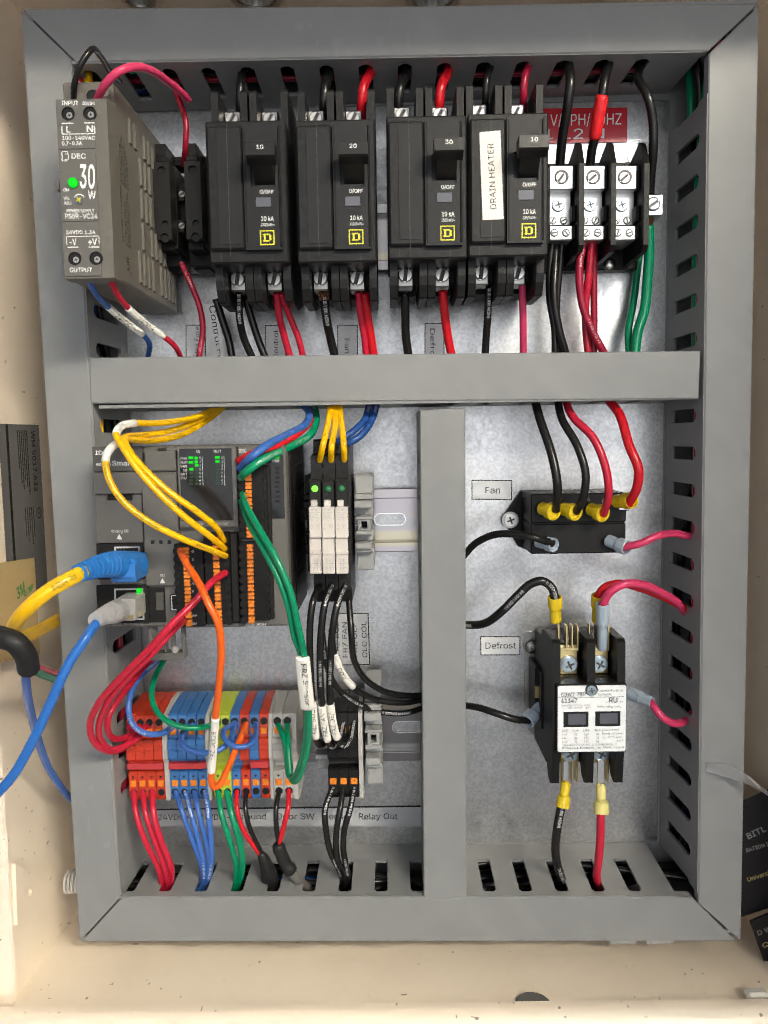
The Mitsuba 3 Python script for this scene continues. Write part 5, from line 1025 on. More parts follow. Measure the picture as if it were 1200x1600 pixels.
wire('orange wire with the FRZ DOOR sleeve hanging from the controller', 'wire_orange', 1.6, a5((538, 868, 84), (562, 920, 97), (640, 1045, 110)) + b1((690, 20, 114), (735, 110, 114), (752, 250, 111), (742, 420, 104), (722, 600, 93), (720, 640, 90), (702, 885, 79), (700, 930, 77), (714, 966, 75), (742, 955, 73), (790, 860, 66), (840, 740, 56), (882, 635, 39)), CI, None, (7, 9, 'FRZ DOOR', False))
wire('short blue jumper looping from the blue group to the alternating terminals', 'wire_blue', 1.4, b1((607, 640, 38.5), (548, 690, 50), (560, 755, 57), (640, 786, 59), (725, 780, 59), (785, 740, 55), (815, 680, 47), (830, 635, 38.5)), CI)
wire('short blue jumper looping across the orange wire to the second single blue terminal', 'wire_blue', 1.4, b1((826, 628, 38.5), (762, 680, 52), (788, 735, 59), (850, 758, 60), (910, 738, 56), (935, 685, 48), (930, 632, 38.5)), CI)
GG = 'green sensor wires under the FRZ Sensor sleeve'
k = wire('green sensor wire carrying the long FRZ Sensor sleeve, left of its pair', 'wire_green', 1.45, a5((856, 605, 83), (895, 720, 97), (978, 870, 107), (1058, 1030, 111), (1105, 1170, 110), (1132, 1310, 107)) + b2((438, 290, 103), (462, 560, 88), (458, 720, 79), (432, 840, 71), (398, 915, 63), (372, 905, 58), (362, 830, 54), (352, 740, 50), (316, 640, 39)), CI, GG)
wire('green sensor wire entering higher on the expansion strip, right of its pair', 'wire_green', 1.45, a5((862, 572, 83), (885, 640, 97), (965, 780, 107), (1042, 915, 112), (1112, 1080, 113), (1150, 1250, 111)) + b2((452, 285, 106), (474, 560, 90), (472, 720, 81), (448, 850, 73), (408, 935, 65), (385, 925, 60), (372, 840, 56), (366, 740, 51), (362, 640, 39)), CI, GG)
sg_ = spline([at(*B2(x, y), w) for x, y, w in ((441, 290, 107.5), (454, 420, 101.5), (470, 556, 92.5))]); prof_ = affinity.scale(Point(0, 0).buffer(1, 20), 3.1, 1.75)
v, f, uv = sweep(sg_, 1.0, 20); ctr = np.repeat(sg_, 21, 0); body_ = v[:-2] - ctr; body_[:, 0] *= 3.3; body_[:, 2] *= 1.8; v2 = np.vstack([ctr + body_, sg_[:1], sg_[-1:]])
s_ = part(k, 'sleeve', trimesh.Trimesh(v2, f, process=False), 'sleeve_white', True)
ends = at(*B2(447, 310), 109.9), at(*B2(472, 548), 95.3)
mt = meshkit.text_mesh('FRZ Sensor', 1.0, 1.0); Vv = mt.vertices; X = ends[1] - ends[0]; N = np.array([0, 0, 1.0]); N = N - X * (N @ X) / (X @ X); N /= np.linalg.norm(N); Y = np.cross(N, X / np.linalg.norm(X))
mt.vertices = ends[0] + (0.04 + 0.92 * Vv[:, :1] / mt.bounds[1][0]) * X + (Vv[:, 1:2] - 0.5) * 2.3 * Y + N * (0.25 + 0.05 * Vv[:, 2:]); part(s_, 'lettering', mt, 'ink_black')
EG = 'wires from the middle duct to the top of the expansion module'
wire('red wire between duct and expansion module, topmost at the strip', 'wire_bright_red', 1.6, [(470, 620, 22), (487, 650, 38), (468, 676, 60), (430, 697, 80), (400, 706, 88), (372, 720, 81)], CI, EG)
wire('blue wire between duct and expansion module', 'wire_blue', 1.9, [(452, 620, 22), (482, 642, 38), (478, 662, 52), (448, 680, 70), (420, 694, 84), (395, 712, 90), (375, 732, 81)], CI, EG)
wire('printed green wire between duct and expansion module', 'wire_green_printed', 1.9, [(482, 622, 22), (494, 648, 36), (486, 678, 52), (444, 702, 74), (405, 722, 90), (385, 737, 90), (377, 746, 81)], CI, EG)
# --- relays
for i, (pts, lab) in enumerate((([(272, 60, 30), (266, 110, 40), (254, 205, 58), (226, 330, 72), (205, 428, 64)], 'yellow wire into the lit relay'), ([(292, 60, 30), (288, 110, 40), (291, 220, 58), (272, 340, 72), (268, 428, 64)], 'yellow wire into the middle relay'), ([(312, 60, 30), (316, 110, 40), (326, 220, 58), (338, 330, 72), (341, 425, 64)], 'yellow wire into the relay next to the grey clamp'))):
    wire(lab, 'wire_yellow', 1.5, pts, A6, 'yellow wires into the three relays')
wire('navy blue wire behind the yellow ones above the relays, the left one', 'wire_navy', 1.7, [(490, 60, 28), (474, 120, 34), (450, 195, 42), (385, 260, 48), (330, 300, 50), (270, 335, 46)], A6, 'navy blue wires above the relays')
wire('navy blue wire behind the yellow ones above the relays, the right one', 'wire_navy', 1.8, [(525, 60, 28), (512, 125, 34), (485, 205, 42), (430, 280, 48), (370, 318, 50), (320, 340, 46)], A6, 'navy blue wires above the relays')
KG = 'black wires hanging from the relays'
wire('black relay wire with the FRZ SOL sleeve', 'wire_black', 1.65, [(501, 912, 62), (489, 940, 72), (484, 985, 73), (485, 1040, 71), (488, 1096, 66), (494, 1152, 58), (500, 1164, 50), (510, 1158, 44), (521, 1130, 38)], CI, KG, (4, 5, 'FRZ SOL', False))
wire('printed black relay wire with the FRZ FAN sleeve', 'wire_black_printed', 1.75, [(520, 912, 62), (508, 942, 72), (502, 985, 73), (500, 1040, 71), (503, 1101, 64), (512, 1156, 56), (519, 1166, 50), (530, 1154, 44), (537, 1130, 38)], CI, KG, (4, 5, 'FRZ FAN', False))
wire('printed black relay wire with the FRZ DEF sleeve', 'wire_black_printed', 1.75, [(541, 912, 62), (527, 945, 72), (519, 990, 73), (516, 1040, 69), (516, 1099, 62), (527, 1153, 54), (537, 1165, 50), (548, 1154, 45), (554, 1128, 38)], CI, KG, (4, 5, 'FRZ DEF', False))
wire('plain black wire curving from the last relay to the upright duct', 'wire_black', 1.6, [(545, 936, 50), (549, 990, 56), (553, 1030, 51), (570, 1060, 43), (600, 1080, 36), (640, 1087, 30), (672, 1085, 24)], CI, KG)
wire('black wire with the white COM sleeve running to the upright duct', 'wire_black', 1.6, [(518, 985, 62), (522, 1020, 56), (534, 1050, 50), (552, 1073, 44), (585, 1092, 36), (630, 1098, 30), (672, 1090, 24)], CI, KG, (1, 3, 'COM', True))
wire('printed black wire lowest of those running to the upright duct', 'wire_black_printed', 1.6, [(503, 990, 60), (511, 1040, 52), (525, 1072, 46), (552, 1095, 40), (590, 1111, 34), (632, 1114, 30), (672, 1102, 24)], CI, KG)
# --- terminals down into the bottom duct
TG = 'wires from the terminals down into the bottom duct'
def down(lab, m, r, pts, c, ws=(38.5, 46, 47, 44, 38, 32, 26)):
    wire(lab, m, r, [(x, y, ws[min(i, len(ws) - 1)] if i < len(pts) - 1 else 30) for i, (x, y) in enumerate(pts)], c, TG, tail=(-0.5, -7, -4))
down('pink red wire under the first red terminal', 'wire_red', 1.5, [(296, 980), (308, 1100), (358, 1250), (425, 1390), (440, 1470), (444, 1530)], B1)
down('pink red wire under the second red terminal', 'wire_red', 1.5, [(343, 980), (358, 1100), (408, 1250), (455, 1380), (470, 1460), (458, 1530)], B1)
down('pink red wire under the third red terminal', 'wire_red', 1.6, [(393, 980), (400, 1100), (440, 1250), (488, 1370), (492, 1450), (470, 1525)], B1)
down('blue wire under the first blue terminal', 'wire_blue', 1.4, [(513, 980), (548, 1090), (598, 1230), (638, 1340), (655, 1420), (640, 1480), (612, 1535)], B1)
down('printed blue wire under the second blue terminal', 'wire_blue_printed', 1.4, [(565, 980), (598, 1110), (632, 1240), (656, 1350), (662, 1430), (642, 1490), (622, 1535)], B1)
down('blue wire under the third blue terminal', 'wire_blue', 1.4, [(612, 980), (633, 1090), (668, 1230), (686, 1340), (678, 1425), (652, 1490), (632, 1535)], B1)
down('printed blue wire under the fourth blue terminal', 'wire_blue_printed', 1.5, [(668, 980), (684, 1090), (698, 1230), (702, 1340), (690, 1425), (664, 1490), (640, 1535)], B1)
down('green wire under the first yellow green terminal', 'wire_green', 1.5, [(735, 980), (752, 1100), (798, 1250), (828, 1360), (828, 1440), (806, 1530)], B1)
down('green wire under the second yellow green terminal', 'wire_green', 1.7, [(780, 980), (808, 1110), (848, 1250), (862, 1360), (852, 1435), (822, 1530)], B1)
down('printed black wire under the first black terminal', 'wire_black_printed', 1.6, [(600, 965), (560, 1080), (566, 1200), (590, 1310), (640, 1410), (662, 1500)], B2)
down('plain black wire under the second black terminal', 'wire_black', 1.6, [(656, 965), (636, 1090), (618, 1200), (622, 1330), (655, 1420), (668, 1510)], B2)
down('printed black wire under the third black terminal', 'wire_black_printed', 1.6, [(712, 965), (690, 1080), (660, 1190), (655, 1290), (672, 1390), (682, 1490)], B2)
cb = thing('sensor_cable', 'black sheathed cable splitting into a red and a black core at the alternating terminals', 'cable')
for nm, m, r, pts in (('red_core', 'wire_bright_red', 1.2, [(102, 975, 38.5), (100, 1075, 46), (135, 1190, 47), (190, 1275, 45), (228, 1325, 42)]), ('black_core', 'wire_black', 1.2, [(150, 975, 38.5), (145, 1080, 46), (168, 1180, 47), (205, 1260, 45), (236, 1325, 42)]),
                      ('sheath', 'heat_shrink', None, [(226, 1308, 43), (258, 1385, 40), (272, 1450, 36), (272, 1530, 28), (272, 1580, 20)])):
    P3 = spline([at(*B2(x, y), w) for x, y, w in pts]); rr = r if r else np.interp(np.linspace(0, 1, len(P3)), [0, 0.06, 0.3, 0.5, 1], [1.6, 2.8, 4.4, 4.6, 3.4])
    v, f, uv = sweep(P3, rr, 16); part(cb, nm, trimesh.Trimesh(v, f, process=False), m, True)
cb = thing('door_cable', 'grey cable with a black shrink tube joint below the light grey terminals', 'cable')
for nm, m, r, pts in (('black_core', 'wire_black', 1.3, [(322, 980, 38.5), (304, 1080, 46), (308, 1190, 47), (322, 1275, 45)]), ('red_core', 'wire_bright_red', 1.3, [(372, 970, 38.5), (366, 1080, 46), (346, 1165, 47), (324, 1250, 46), (318, 1290, 44)]),
                      ('shrink_tube', 'heat_shrink', None, [(312, 1262, 46), (332, 1315, 45), (355, 1365, 44), (385, 1405, 43)]), ('grey_sheath', 'wire_grey', 2.5, [(372, 1392, 43), (415, 1445, 40), (455, 1480, 34), (500, 1510, 27), (520, 1530, 20)])):
    P3 = spline([at(*B2(x, y), w) for x, y, w in pts]); rr = r if r else np.interp(np.linspace(0, 1, len(P3)), [0, 0.1, 0.5, 0.8, 0.85, 1], [2.6, 3.4, 3.3, 3.3, 3.8, 3.4])
    v, f, uv = sweep(P3, rr, 16); part(cb, nm, trimesh.Trimesh(v, f, process=False), m, True)
# --- Fan block
FG = 'wires with yellow crimps on the block marked Fan'
for pts, m, r, cr, lab in (([(310, -25, 26), (325, 12, 34), (345, 85, 42), (390, 220, 50), (410, 330, 52), (404, 425, 43)], 'wire_black', 2.2, ((352, 418, 36), (398, 433, 45)), 'black wire on the leftmost yellow crimp of the Fan block'),
        ([(412, -20, 26), (413, 20, 34), (428, 85, 42), (485, 185, 50), (516, 290, 53), (506, 380, 50), (480, 432, 43)], 'wire_black', 2.0, ((432, 420, 36), (480, 434, 45)), 'black wire on the second yellow crimp of the Fan block'),
        ([(455, -20, 26), (446, 25, 34), (472, 80, 44), (545, 155, 51), (592, 270, 54), (602, 370, 52), (582, 440, 43)], 'wire_red', 2.0, ((534, 420, 36), (582, 440, 45)), 'pink red wire on the third yellow crimp of the Fan block'),
        ([(575, -25, 26), (600, 10, 34), (645, 70, 46), (680, 185, 55), (714, 270, 58), (708, 340, 55), (675, 405, 46)], 'wire_bright_red', 2.3, ((628, 392, 36), (690, 388, 47)), 'thick red wire on the rightmost yellow crimp of the Fan block')):
    k = wire(lab, m, r, pts, A7, FG); crimp(k, *cr, 3.4, 4.3, 'crimp_yellow', A7)
k = wire('black wire curving from the upright duct to the left clear crimp', 'wire_black', 1.9, [(30, 640, 12), (66, 588, 20), (110, 545, 28), (180, 516, 37), (260, 516, 44), (330, 530, 48), (392, 550, 42)], A7); crimp(k, (335, 545, 34), (398, 556, 43), 2.9, 3.7, 'crimp_clear', A7)
k = wire('pink red wire running from the right clear crimp to the right duct', 'wire_pink', 1.9, [(655, 565, 42), (720, 550, 47), (790, 520, 46), (850, 512, 42), (905, 522, 38), (935, 512, 32)], A7, tail=(5, 2, -2)); crimp(k, (598, 538, 34), (672, 567, 44), 3.2, 4.0, 'crimp_clear', A7)
# --- contactor
k = wire('printed black wire from the upright duct to the left yellow crimp of the contactor', 'wire_black_printed', 2.2, [(40, 268, 14), (85, 275, 22), (165, 268, 32), (240, 215, 41), (310, 145, 47), (370, 92, 49), (420, 80, 50), (462, 108, 49), (478, 165, 46), (480, 200, 44)], A8); crimp(k, (481, 262, 43), (477, 150, 47), 2.9, 3.6, 'crimp_yellow', A8)
k = wire('bright red wire with a yellow crimp behind the clear one on the contactor', 'wire_bright_red', 2.0, [(664, 200, 38), (668, 150, 42), (700, 108, 46), (765, 90, 47), (860, 112, 45), (960, 150, 42), (1045, 195, 34)], A8, tail=(6, -3, -3)); crimp(k, (664, 262, 36), (670, 143, 42), 2.7, 3.4, 'crimp_yellow', A8)
k = wire('pink red wire with a long clear crimp on the contactor', 'wire_pink', 2.1, [(690, 230, 46), (694, 182, 50), (725, 128, 53), (790, 92, 54), (870, 96, 51), (960, 135, 45), (1020, 172, 39), (1055, 215, 31)], A8, tail=(5, -4, -3)); crimp(k, (688, 385, 44), (691, 180, 51), 2.6, 3.4, 'crimp_clear', A8)
k = wire('black wire from the upright duct to the coil of the contactor', 'wire_black', 1.9, [(40, 638, 14), (85, 636, 20), (150, 648, 27), (230, 675, 32), (300, 697, 32), (362, 702, 28)], A8); crimp(k, (420, 625, 20), (352, 708, 30), 2.8, 4.2, 'crimp_clear', A8)
k = wire('pink red wire looping from the coil of the contactor into the right duct', 'wire_pink', 2.0, [(890, 608, 36), (915, 635, 40), (955, 685, 43), (1005, 714, 42), (1052, 708, 38), (1078, 682, 32)], A8, tail=(5, 2, -3)); crimp(k, (808, 578, 30), (912, 622, 40), 3.6, 3.0, 'crimp_clear', A8)
k = wire('printed black wire from the lower left crimp of the contactor into the bottom duct', 'wire_black_printed', 2.2, [(515, 1050, 47), (503, 1100, 48), (485, 1200, 48), (480, 1290, 45), (498, 1380, 39), (535, 1470, 28)], A8, tail=(1, -8, -3)); crimp(k, (527, 975, 44), (510, 1092, 48), 2.5, 3.4, 'crimp_yellow', A8)
part(k, 'spade', pbox(514, 885, 536, 985, 44, 43, A8, 0.2), 'bright_steel')
k = wire('red wire from the pale yellow crimp of the contactor into the bottom duct', 'wire_red', 2.1, [(684, 1060, 47), (682, 1120, 49), (680, 1220, 49), (672, 1330, 46), (664, 1400, 40), (690, 1475, 28)], A8, tail=(1, -8, -3)); crimp(k, (682, 985, 44), (685, 1118, 48), 2.6, 3.9, 'crimp_pale', A8)
part(k, 'spade', pbox(668, 880, 698, 992, 44, 43, A8, 0.2), 'bright_steel')

# ------------------------------------------------------------------ wires that run inside the ducts
def run(lab, m, r, pts):
    path = spline(pts, 3.0); v, f, uv = sweep(path, r, 10); k = thing('duct_wire', lab, 'wire', 'wires running inside the ducts'); put(k, trimesh.Trimesh(v, f, process=False), m, True, uv)
run('green wire seen through the upper slots of the right duct', 'wire_green', 2.4, [(158, 222, 34), (154, 190, 34), (152.2, 150, 33), (152, 100, 33), (153, 72, 32)])
run('dark red wire at the slot tips of the right duct', 'wire_dark_red', 1.8, [(160, 224, 40), (156, 200, 40), (152, 140, 39), (151.6, 60, 39), (151.6, 0, 39), (152, -50, 39), (153, -100, 38)])
run('pink red wire in the open corner at the top right', 'wire_pink', 1.8, [(154, 226, 46), (156, 214, 43), (159, 200, 38), (160, 170, 32)])
run('black wire in the open corner at the top right, nearest the cover', 'wire_black', 2.4, [(158, 226, 45), (161, 212, 42), (163, 196, 36), (164, 150, 30)])
run('black wire in the open corner at the top right, deepest', 'wire_black', 2.4, [(148, 222, 30), (152, 206, 30), (154, 190, 28), (156, 100, 26), (157, -100, 25)])
run('green wire in the open corner at the top right', 'wire_green', 1.9, [(149.5, 222, 20), (150.5, 208, 22), (151, 196, 23), (151.5, 180, 22)])
run('second pink red wire in the open corner at the top right', 'wire_red', 1.9, [(156, 226, 34), (157, 212, 37), (158, 198, 40), (158, 175, 42)])
run('dark red wire along the inside of the top duct', 'wire_dark_red', 1.5, [(-140, 212, 24), (-60, 211, 26), (0, 212, 24), (60, 211, 26), (140, 213, 24)])
run('black wire along the inside of the top duct', 'wire_black', 2.4, [(-140, 216, 34), (-60, 218, 36), (0, 216, 34), (60, 218, 36), (140, 216, 34)])
run('green wire along the inside of the top duct', 'wire_green', 1.8, [(-128, 210, 40), (-112, 214, 40), (-60, 222, 36), (20, 215, 38), (100, 222, 36)])
run('yellow wire behind the upper slot of the left duct', 'wire_yellow', 2.2, [(-152.2, 70, 37), (-152.0, 40, 38), (-152.2, 20, 39), (-154, 0, 38)])
run('yellow wire in the open corner behind the power supply', 'wire_yellow', 2.4, [(-152, 226, 34), (-150, 208, 36), (-149.5, 190, 34), (-153, 160, 30)])
run('dark red wire in the open corner behind the power supply', 'wire_dark_red', 2.4, [(-158, 226, 40), (-154, 210, 42), (-152, 196, 40), (-156, 160, 34)])
run('dark red wire behind the lower slots of the left duct', 'wire_dark_red', 2.0, [(-151, -60, 26), (-150.6, -110, 28), (-150.6, -150, 30), (-151, -190, 32)])

rng = np.random.default_rng(21)
def bundle(where, n, a, b, lo, hi, mats):
    for i in range(n):
        m = mats[i % len(mats)]; p = [lo + (hi - lo) * rng.random(2) for _ in range(4)]; pts = []
        for t, q in zip(np.linspace(0, 1, 4), p):
            l = a + (b - a) * t; pts.append((l, q[0], q[1]) if where in ('top', 'bottom') else (q[0], l, q[1]))
        run(f'{ {"wire_black": "black", "wire_dark_red": "dark red", "wire_navy": "navy blue"}[m] } wire lying deep inside the {where} duct', m, 2.0, pts)
bundle('bottom', 7, -165, 165, np.array([-224.0, 5.0]), np.array([-211.0, 40.0]), ['wire_black', 'wire_black', 'wire_black', 'wire_black', 'wire_navy'])
bundle('right', 6, -200, 190, np.array([154.0, 5.0]), np.array([166.0, 38.0]), ['wire_black', 'wire_black', 'wire_navy'])
bundle('left', 6, -200, 150, np.array([-166.0, 5.0]), np.array([-154.0, 38.0]), ['wire_black', 'wire_black', 'wire_navy'])
bundle('top', 5, -140, 140, np.array([213.0, 5.0]), np.array([226.0, 34.0]), ['wire_black', 'wire_black', 'wire_navy'])

# ------------------------------------------------------------------ network cables and the sheathed cable at the left
def plug(lab, cable_mat, boot_mat, boot, cable, r_c, r_b, latch):
    k = thing('network_cable', lab, 'network cable')
    P3 = spline([at(*B3(x, y), w) for x, y, w in boot], 0.3); t = np.linspace(0, 1, len(P3))
    base = np.interp(t, [0, .35, .42, 1], [r_b, r_b, r_b * 0.98, r_b * 0.60])
    cut = ((t > 0.45) & (t < 0.97) & (((t - 0.45) / 0.065) % 1.0 > 0.55)) * 1.0
    v, f, uv = sweep(P3, base - 1.0 * cut, 20)
    b = part(k, 'boot', trimesh.Trimesh(v, f, process=False), boot_mat, 25)
    P4 = spline([at(*B3(x, y), w) for x, y, w in cable]); v, f, uv = sweep(P4, r_c, 16); part(k, 'sheath', trimesh.Trimesh(v, f, process=False), cable_mat, True, uv=uv)
    return k
kb = plug('yellow network cable with a ribbed blue plug in the upper socket', 'cable_yellow', 'plug_blue', [(535, 655, 82), (470, 655, 94), (400, 660, 108), (305, 690, 124)], [(330, 680, 121), (270, 712, 127), (190, 758, 131), (110, 825, 131), (60, 885, 124), (52, 925, 112), (80, 942, 98), (140, 918, 76), (200, 886, 50), (250, 858, 30), (300, 830, 10)], 3.05, 6.2, None)
p = at(*B3(525, 655), 80)
part(kb, 'plug_body', rbox(p[0] - 6, p[0] + 5.6, p[1] - 5.6, p[1] + 5.4, 77.8, 96, 0.8), 'plug_blue'); part(kb, 'latch', hull([(p[0] - 2 + a, p[1] + b_, w) for a in (0, 8) for b_, w in ((-3, 90), (3, 90), (-3, 98), (3, 98))]), 'plug_blue')
kc = plug('blue network cable with a clear plug in the lower socket', 'cable_blue', 'plug_clear', [(520, 812, 82), (455, 838, 96), (420, 850, 108), (372, 872, 122)], [(400, 862, 114), (372, 890, 122), (330, 950, 128), (270, 1040, 131), (200, 1190, 133), (130, 1340, 134), (50, 1480, 134), (-60, 1600, 132)], 2.0, 5.2, None)
p = at(*B3(535, 808), 80)
part(kc, 'plug_body', rbox(p[0] - 5.6, p[0] + 3.5, p[1] - 5, p[1] + 5, 77.8, 94, 0.6), 'plug_clear')
P5 = spline([at(*B3(x, y), w) for x, y, w in ((372, 874, 121), (420, 850, 108), (455, 838, 97), (520, 815, 84))]); v, f, uv = sweep(P5, 1.7, 12); part(kc, 'inner_core', trimesh.Trimesh(v, f, process=False), 'cable_blue', True)
part(kc, 'contact', rbox(p[0] - 1, p[0] + 2.6, p[1] - 4.2, p[1] - 2.4, 94.05, 94.5, 0.1), 'brass')
sc = thing('sheathed_cable', 'thick black corrugated sheath with small coloured wires at the left edge', 'cable')
P3 = spline([at(*B3(x, y), w) for x, y, w in ((-70, 925, 136), (0, 938, 141), (60, 960, 142), (100, 1010, 139), (112, 1062, 134))]); v, f, uv = sweep(P3, 4.3, 20); part(sc, 'sheath', trimesh.Trimesh(v, f, process=False), 'heat_shrink', True)
for nm, m, r, pts in (('red_core', 'wire_red', 1.3, [(108, 1040, 134), (165, 1062, 100), (225, 1082, 62), (270, 1098, 34)]), ('green_core', 'wire_green', 1.6, [(106, 1050, 134), (160, 1084, 100), (222, 1108, 62), (270, 1128, 34)]), ('blue_core', 'wire_blue', 1.8, [(102, 1040, 134), (103, 1130, 122), (130, 1270, 96), (185, 1440, 66), (258, 1550, 38), (300, 1590, 22)])):
    P3 = spline([at(*B3(x, y), w) for x, y, w in pts]); v, f, uv = sweep(P3, r, 12); part(sc, nm, trimesh.Trimesh(v, f, process=False), m, True)

# ------------------------------------------------------------------ things on and by the cabinet walls
def onwall(x, y, u=UL): return at(x, y, u, 0)
q0, q1 = onwall(61, 664), onwall(74, 930); w_r = 0.5 * (q0[2] + q1[2]); np_top, np_bot = q0[1], q1[1]
np_ = thing('nameplate', 'grey printed nameplate sticker on the left wall of the cabinet', 'sticker')
part(np_, 'backing', extrude(sbox(np_bot, w_r, np_top, w_r + 46), UL + 0.02, UL + 0.12, 0), 'sticker_grey')
def wall_text(rows, u): # (text, v start, v end, w of the baseline, height): reads downwards
    return lettering([(t, (u, a, w), (u, b, w), h, (1, 0, 0), bold) for t, a, b, w, h, bold in rows])
L_ = np_top - np_bot
part(np_, 'lettering', cat([wall_text([('WM 8017.632', np_top - 3, np_top - 36, w_r + 10, 4.2, True)], UL + 0.12)] + [rbox(UL + 0.12, UL + 0.17, np_top - 3 - L, np_top - 3, w_r + 15 + 2.1 * i, w_r + 15.9 + 2.1 * i, 0) for i, L in enumerate((34, 30, 26, 31, 28, 20))]
   + [rbox(UL + 0.12, UL + 0.17, np_top - 44 - L, np_top - 44, w_r + 12 + 2.4 * i, w_r + 12.8 + 2.4 * i, 0) for i, L in enumerate((16, 20, 13, 18, 15))]), 'ink_black')
part(np_, 'border', cat([rbox(UL + 0.12, UL + 0.17, np_bot, np_top, w_r + 36, w_r + 38.5, 0)]), 'ink_black')
cc = (np_top - 48, w_r + 6); part(np_, 'approval_mark', extrude(Point(*cc).buffer(3, 20).difference(Point(*cc).buffer(2.5, 20)), UL + 0.12, UL + 0.17, 0), 'ink_black')
part(np_, 'approval_letters', wall_text([('UL', cc[0] + 1.4, cc[0] - 1.4, cc[1] + 1.0, 2.2, True)], UL + 0.12), 'ink_black')
tp = thing('tape_flap', 'tan adhesive tape flap with green print over the nameplate', 'adhesive tape')
tq = [onwall(x, y, UL + 3.0) for x, y in ((25, 882), (57, 886), (58, 1028), (-10, 1032))]
tw0, tw1 = tq[1][2], tq[1][2] + 60
part(tp, 'backing', hull([(UL + 2.0, v, tw0) for v in (tq[0][1], tq[2][1])] + [(UL + 2.2, v, tw0) for v in (tq[0][1], tq[2][1])] + [(UL + 9, v, tw1) for v in (tq[0][1] + 6, tq[2][1] + 13)] + [(UL + 9.2, v, tw1) for v in (tq[0][1] + 6, tq[2][1] + 13)]), 'tape_tan')
sl = 7 / 60.0; tn = np.array([1, 0, -sl]); tn /= np.linalg.norm(tn)
def tape(w, v): return (UL + 2.25 + (w - tw0) * sl, v, w)
rows = []
for i, (t, h, dv, b_) in enumerate((('3M', 6, 17, True), ('467MP', 3.6, 18, True), ('200MP adhesive', 1.6, 22, False), ('467MP', 3.6, 40, True))):
    w0 = tw0 + (30 if t == '3M' else 20); ww = {'3M': 12, '467MP': 15, '200MP adhesive': 15}[t]
    rows.append((t, tape(w0, tq[0][1] - dv), tape(w0 - ww, tq[0][1] - dv + 1.5), h, tn, b_))
part(tp, 'lettering', lettering(rows), 'ink_green')
# nylon gland on the outside of the left duct
g0 = np.array([-170.4, at(105, 1374, 20)[1], 22.0])
gk = thing('nylon_gland', 'white nylon cable gland between the left duct and the cabinet wall', 'cable gland')
part(gk, 'nut', lathe(g0, (-1, 0, 0), [(0, 5.5), (4, 5.5), (4.3, 4.9), (7, 4.9), (7.2, 6.0), (9.5, 6.2), (10, 5.8)], 16), 'nylon_white', 40)
for i in range(4): part(gk, 'collar', lathe(g0 + [-10.0 - 2.0 * i, 0, 0], (-1, 0, 0), [(0, 6.0), (0.3, 6.5), (1.4, 6.5), (1.7, 6.0)], 24), 'nylon_white', 40)
# conduit fittings in the top wall
for x, w, r, lab in ((675, 22, 15, 'steel conduit locknut in the top wall, right of centre'), (405, 26, 14, 'steel conduit locknut in the top wall, left of centre'), (225, 26, 9, 'small steel fitting in the top wall near the left corner'), (930, 26, 10, 'small steel fitting in the top wall right of the large one')):
    p = at(x, 8, VT - 6, 1); c0 = np.array([p[0], VT - 0.1, min(w, 40)])
    k = thing('conduit_locknut', lab, 'conduit fitting', 'conduit fittings in the top wall')
    a = np.arange(8) * math.pi / 4
    part(k, 'nut', extrude(Polygon([(c0[0] + r * math.cos(t), c0[2] + r * math.sin(t)) for t in a]).difference(Point(c0[0], c0[2]).buffer(r * 0.72)), VT - 8.5, VT - 0.1, 1), 'bright_steel')
    part(k, 'thread', lathe(c0 + [0, 0.0, 0], (0, -1, 0), [(0.2, r * 0.70), (8, r * 0.70), (8, r * 0.6), (3, r * 0.55)], 24), 'bright_steel')
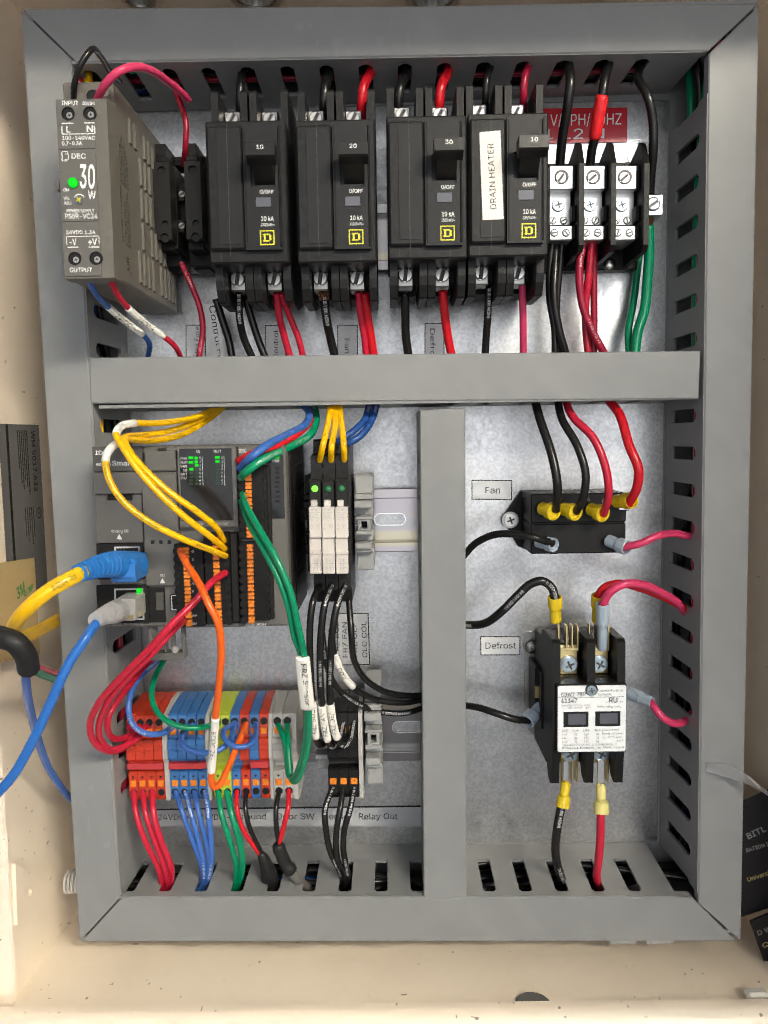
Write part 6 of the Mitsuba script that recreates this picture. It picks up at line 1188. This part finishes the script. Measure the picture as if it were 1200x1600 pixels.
# floor of the cabinet
p = at(833, 1570, VB + 1, 1)
single('rubber_plug', 'round grey rubber plug on the cabinet floor behind the front lip', 'plug', lathe((p[0], VB, p[2]), (0, 1, 0), [(0.05, 9), (1.2, 9), (2.0, 8.0), (2.3, 5)], 28), 'wire_grey', 30)
p = at(1187, 1570, VB + 2, 1)
single('nylon_clip', 'small white nylon clip lying at the right end of the front lip', 'clip', rbox(p[0] - 5, p[0] + 6, VB + 0.2, VB + 6, p[2] - 8, p[2] - 2, 1.4), 'nylon_white')
for x0, x1 in ((953, 995), (1010, 1053)):
    part(bottom_duct, 'clip', rbox(*span(x0, 1466, x1, 1475.5, 49), 40, 49, 0.4), 'clamp_grey')
# black cards by the right wall
def card(lab, cs, w, rows):
    k = thing('printed_card', lab, 'card')
    Q = [at(x, y, w) for x, y in cs]
    part(k, 'sheet', hull([p + [0, 0, d] for p in Q for d in (-1.2, 0)]), 'card_black')
    for r_, m in rows: part(k, 'lettering', print_rows(r_, w, ID, True), m)
    return k
card('glossy black card with pale print wedged beside the right duct', [(1140, 1262), (1216, 1228), (1222, 1412), (1146, 1437)], 38.0, [([('BITL', 1168, 1312, 1198, 1298, 11), ('RATION INC', 1166, 1332, 1212, 1318, 7)], 'ink_faint'), ([('University W', 1168, 1378, 1222, 1360, 8)], 'ink_gold')])
card('second black card with pale print leaning below the first', [(1172, 1440), (1220, 1420), (1226, 1520), (1196, 1508)], 44.0, [([('D W', 1184, 1462, 1206, 1454, 9)], 'ink_faint'), ([('Q', 1192, 1482, 1203, 1477, 9)], 'ink_gold')])
# clear tape hanging off the right duct
rng = np.random.default_rng(11); V, F = [], []
for i in range(13):
    t = i / 12; x, y = 1104 + 104 * t, 1199 + 6 * t + 42 * t * t; w = 53.2 + 14 * t
    for j, s in enumerate((-1, -0.3, 0.4, 1)):
        V.append(at(x + rng.uniform(-1.5, 1.5), y + s * (7 + 3 * math.sin(5 * t)), w + rng.uniform(-1.0, 1.6) * (t > 0.1)))
for i in range(12):
    for j in range(3):
        a = 4 * i + j; F += [(a, a + 1, a + 5), (a, a + 5, a + 4)]
k = thing('clear_tape', 'crumpled strip of clear tape hanging off the right duct', 'tape'); put(k, trimesh.Trimesh(np.array(V), F, process=False), 'tape_clear', True)
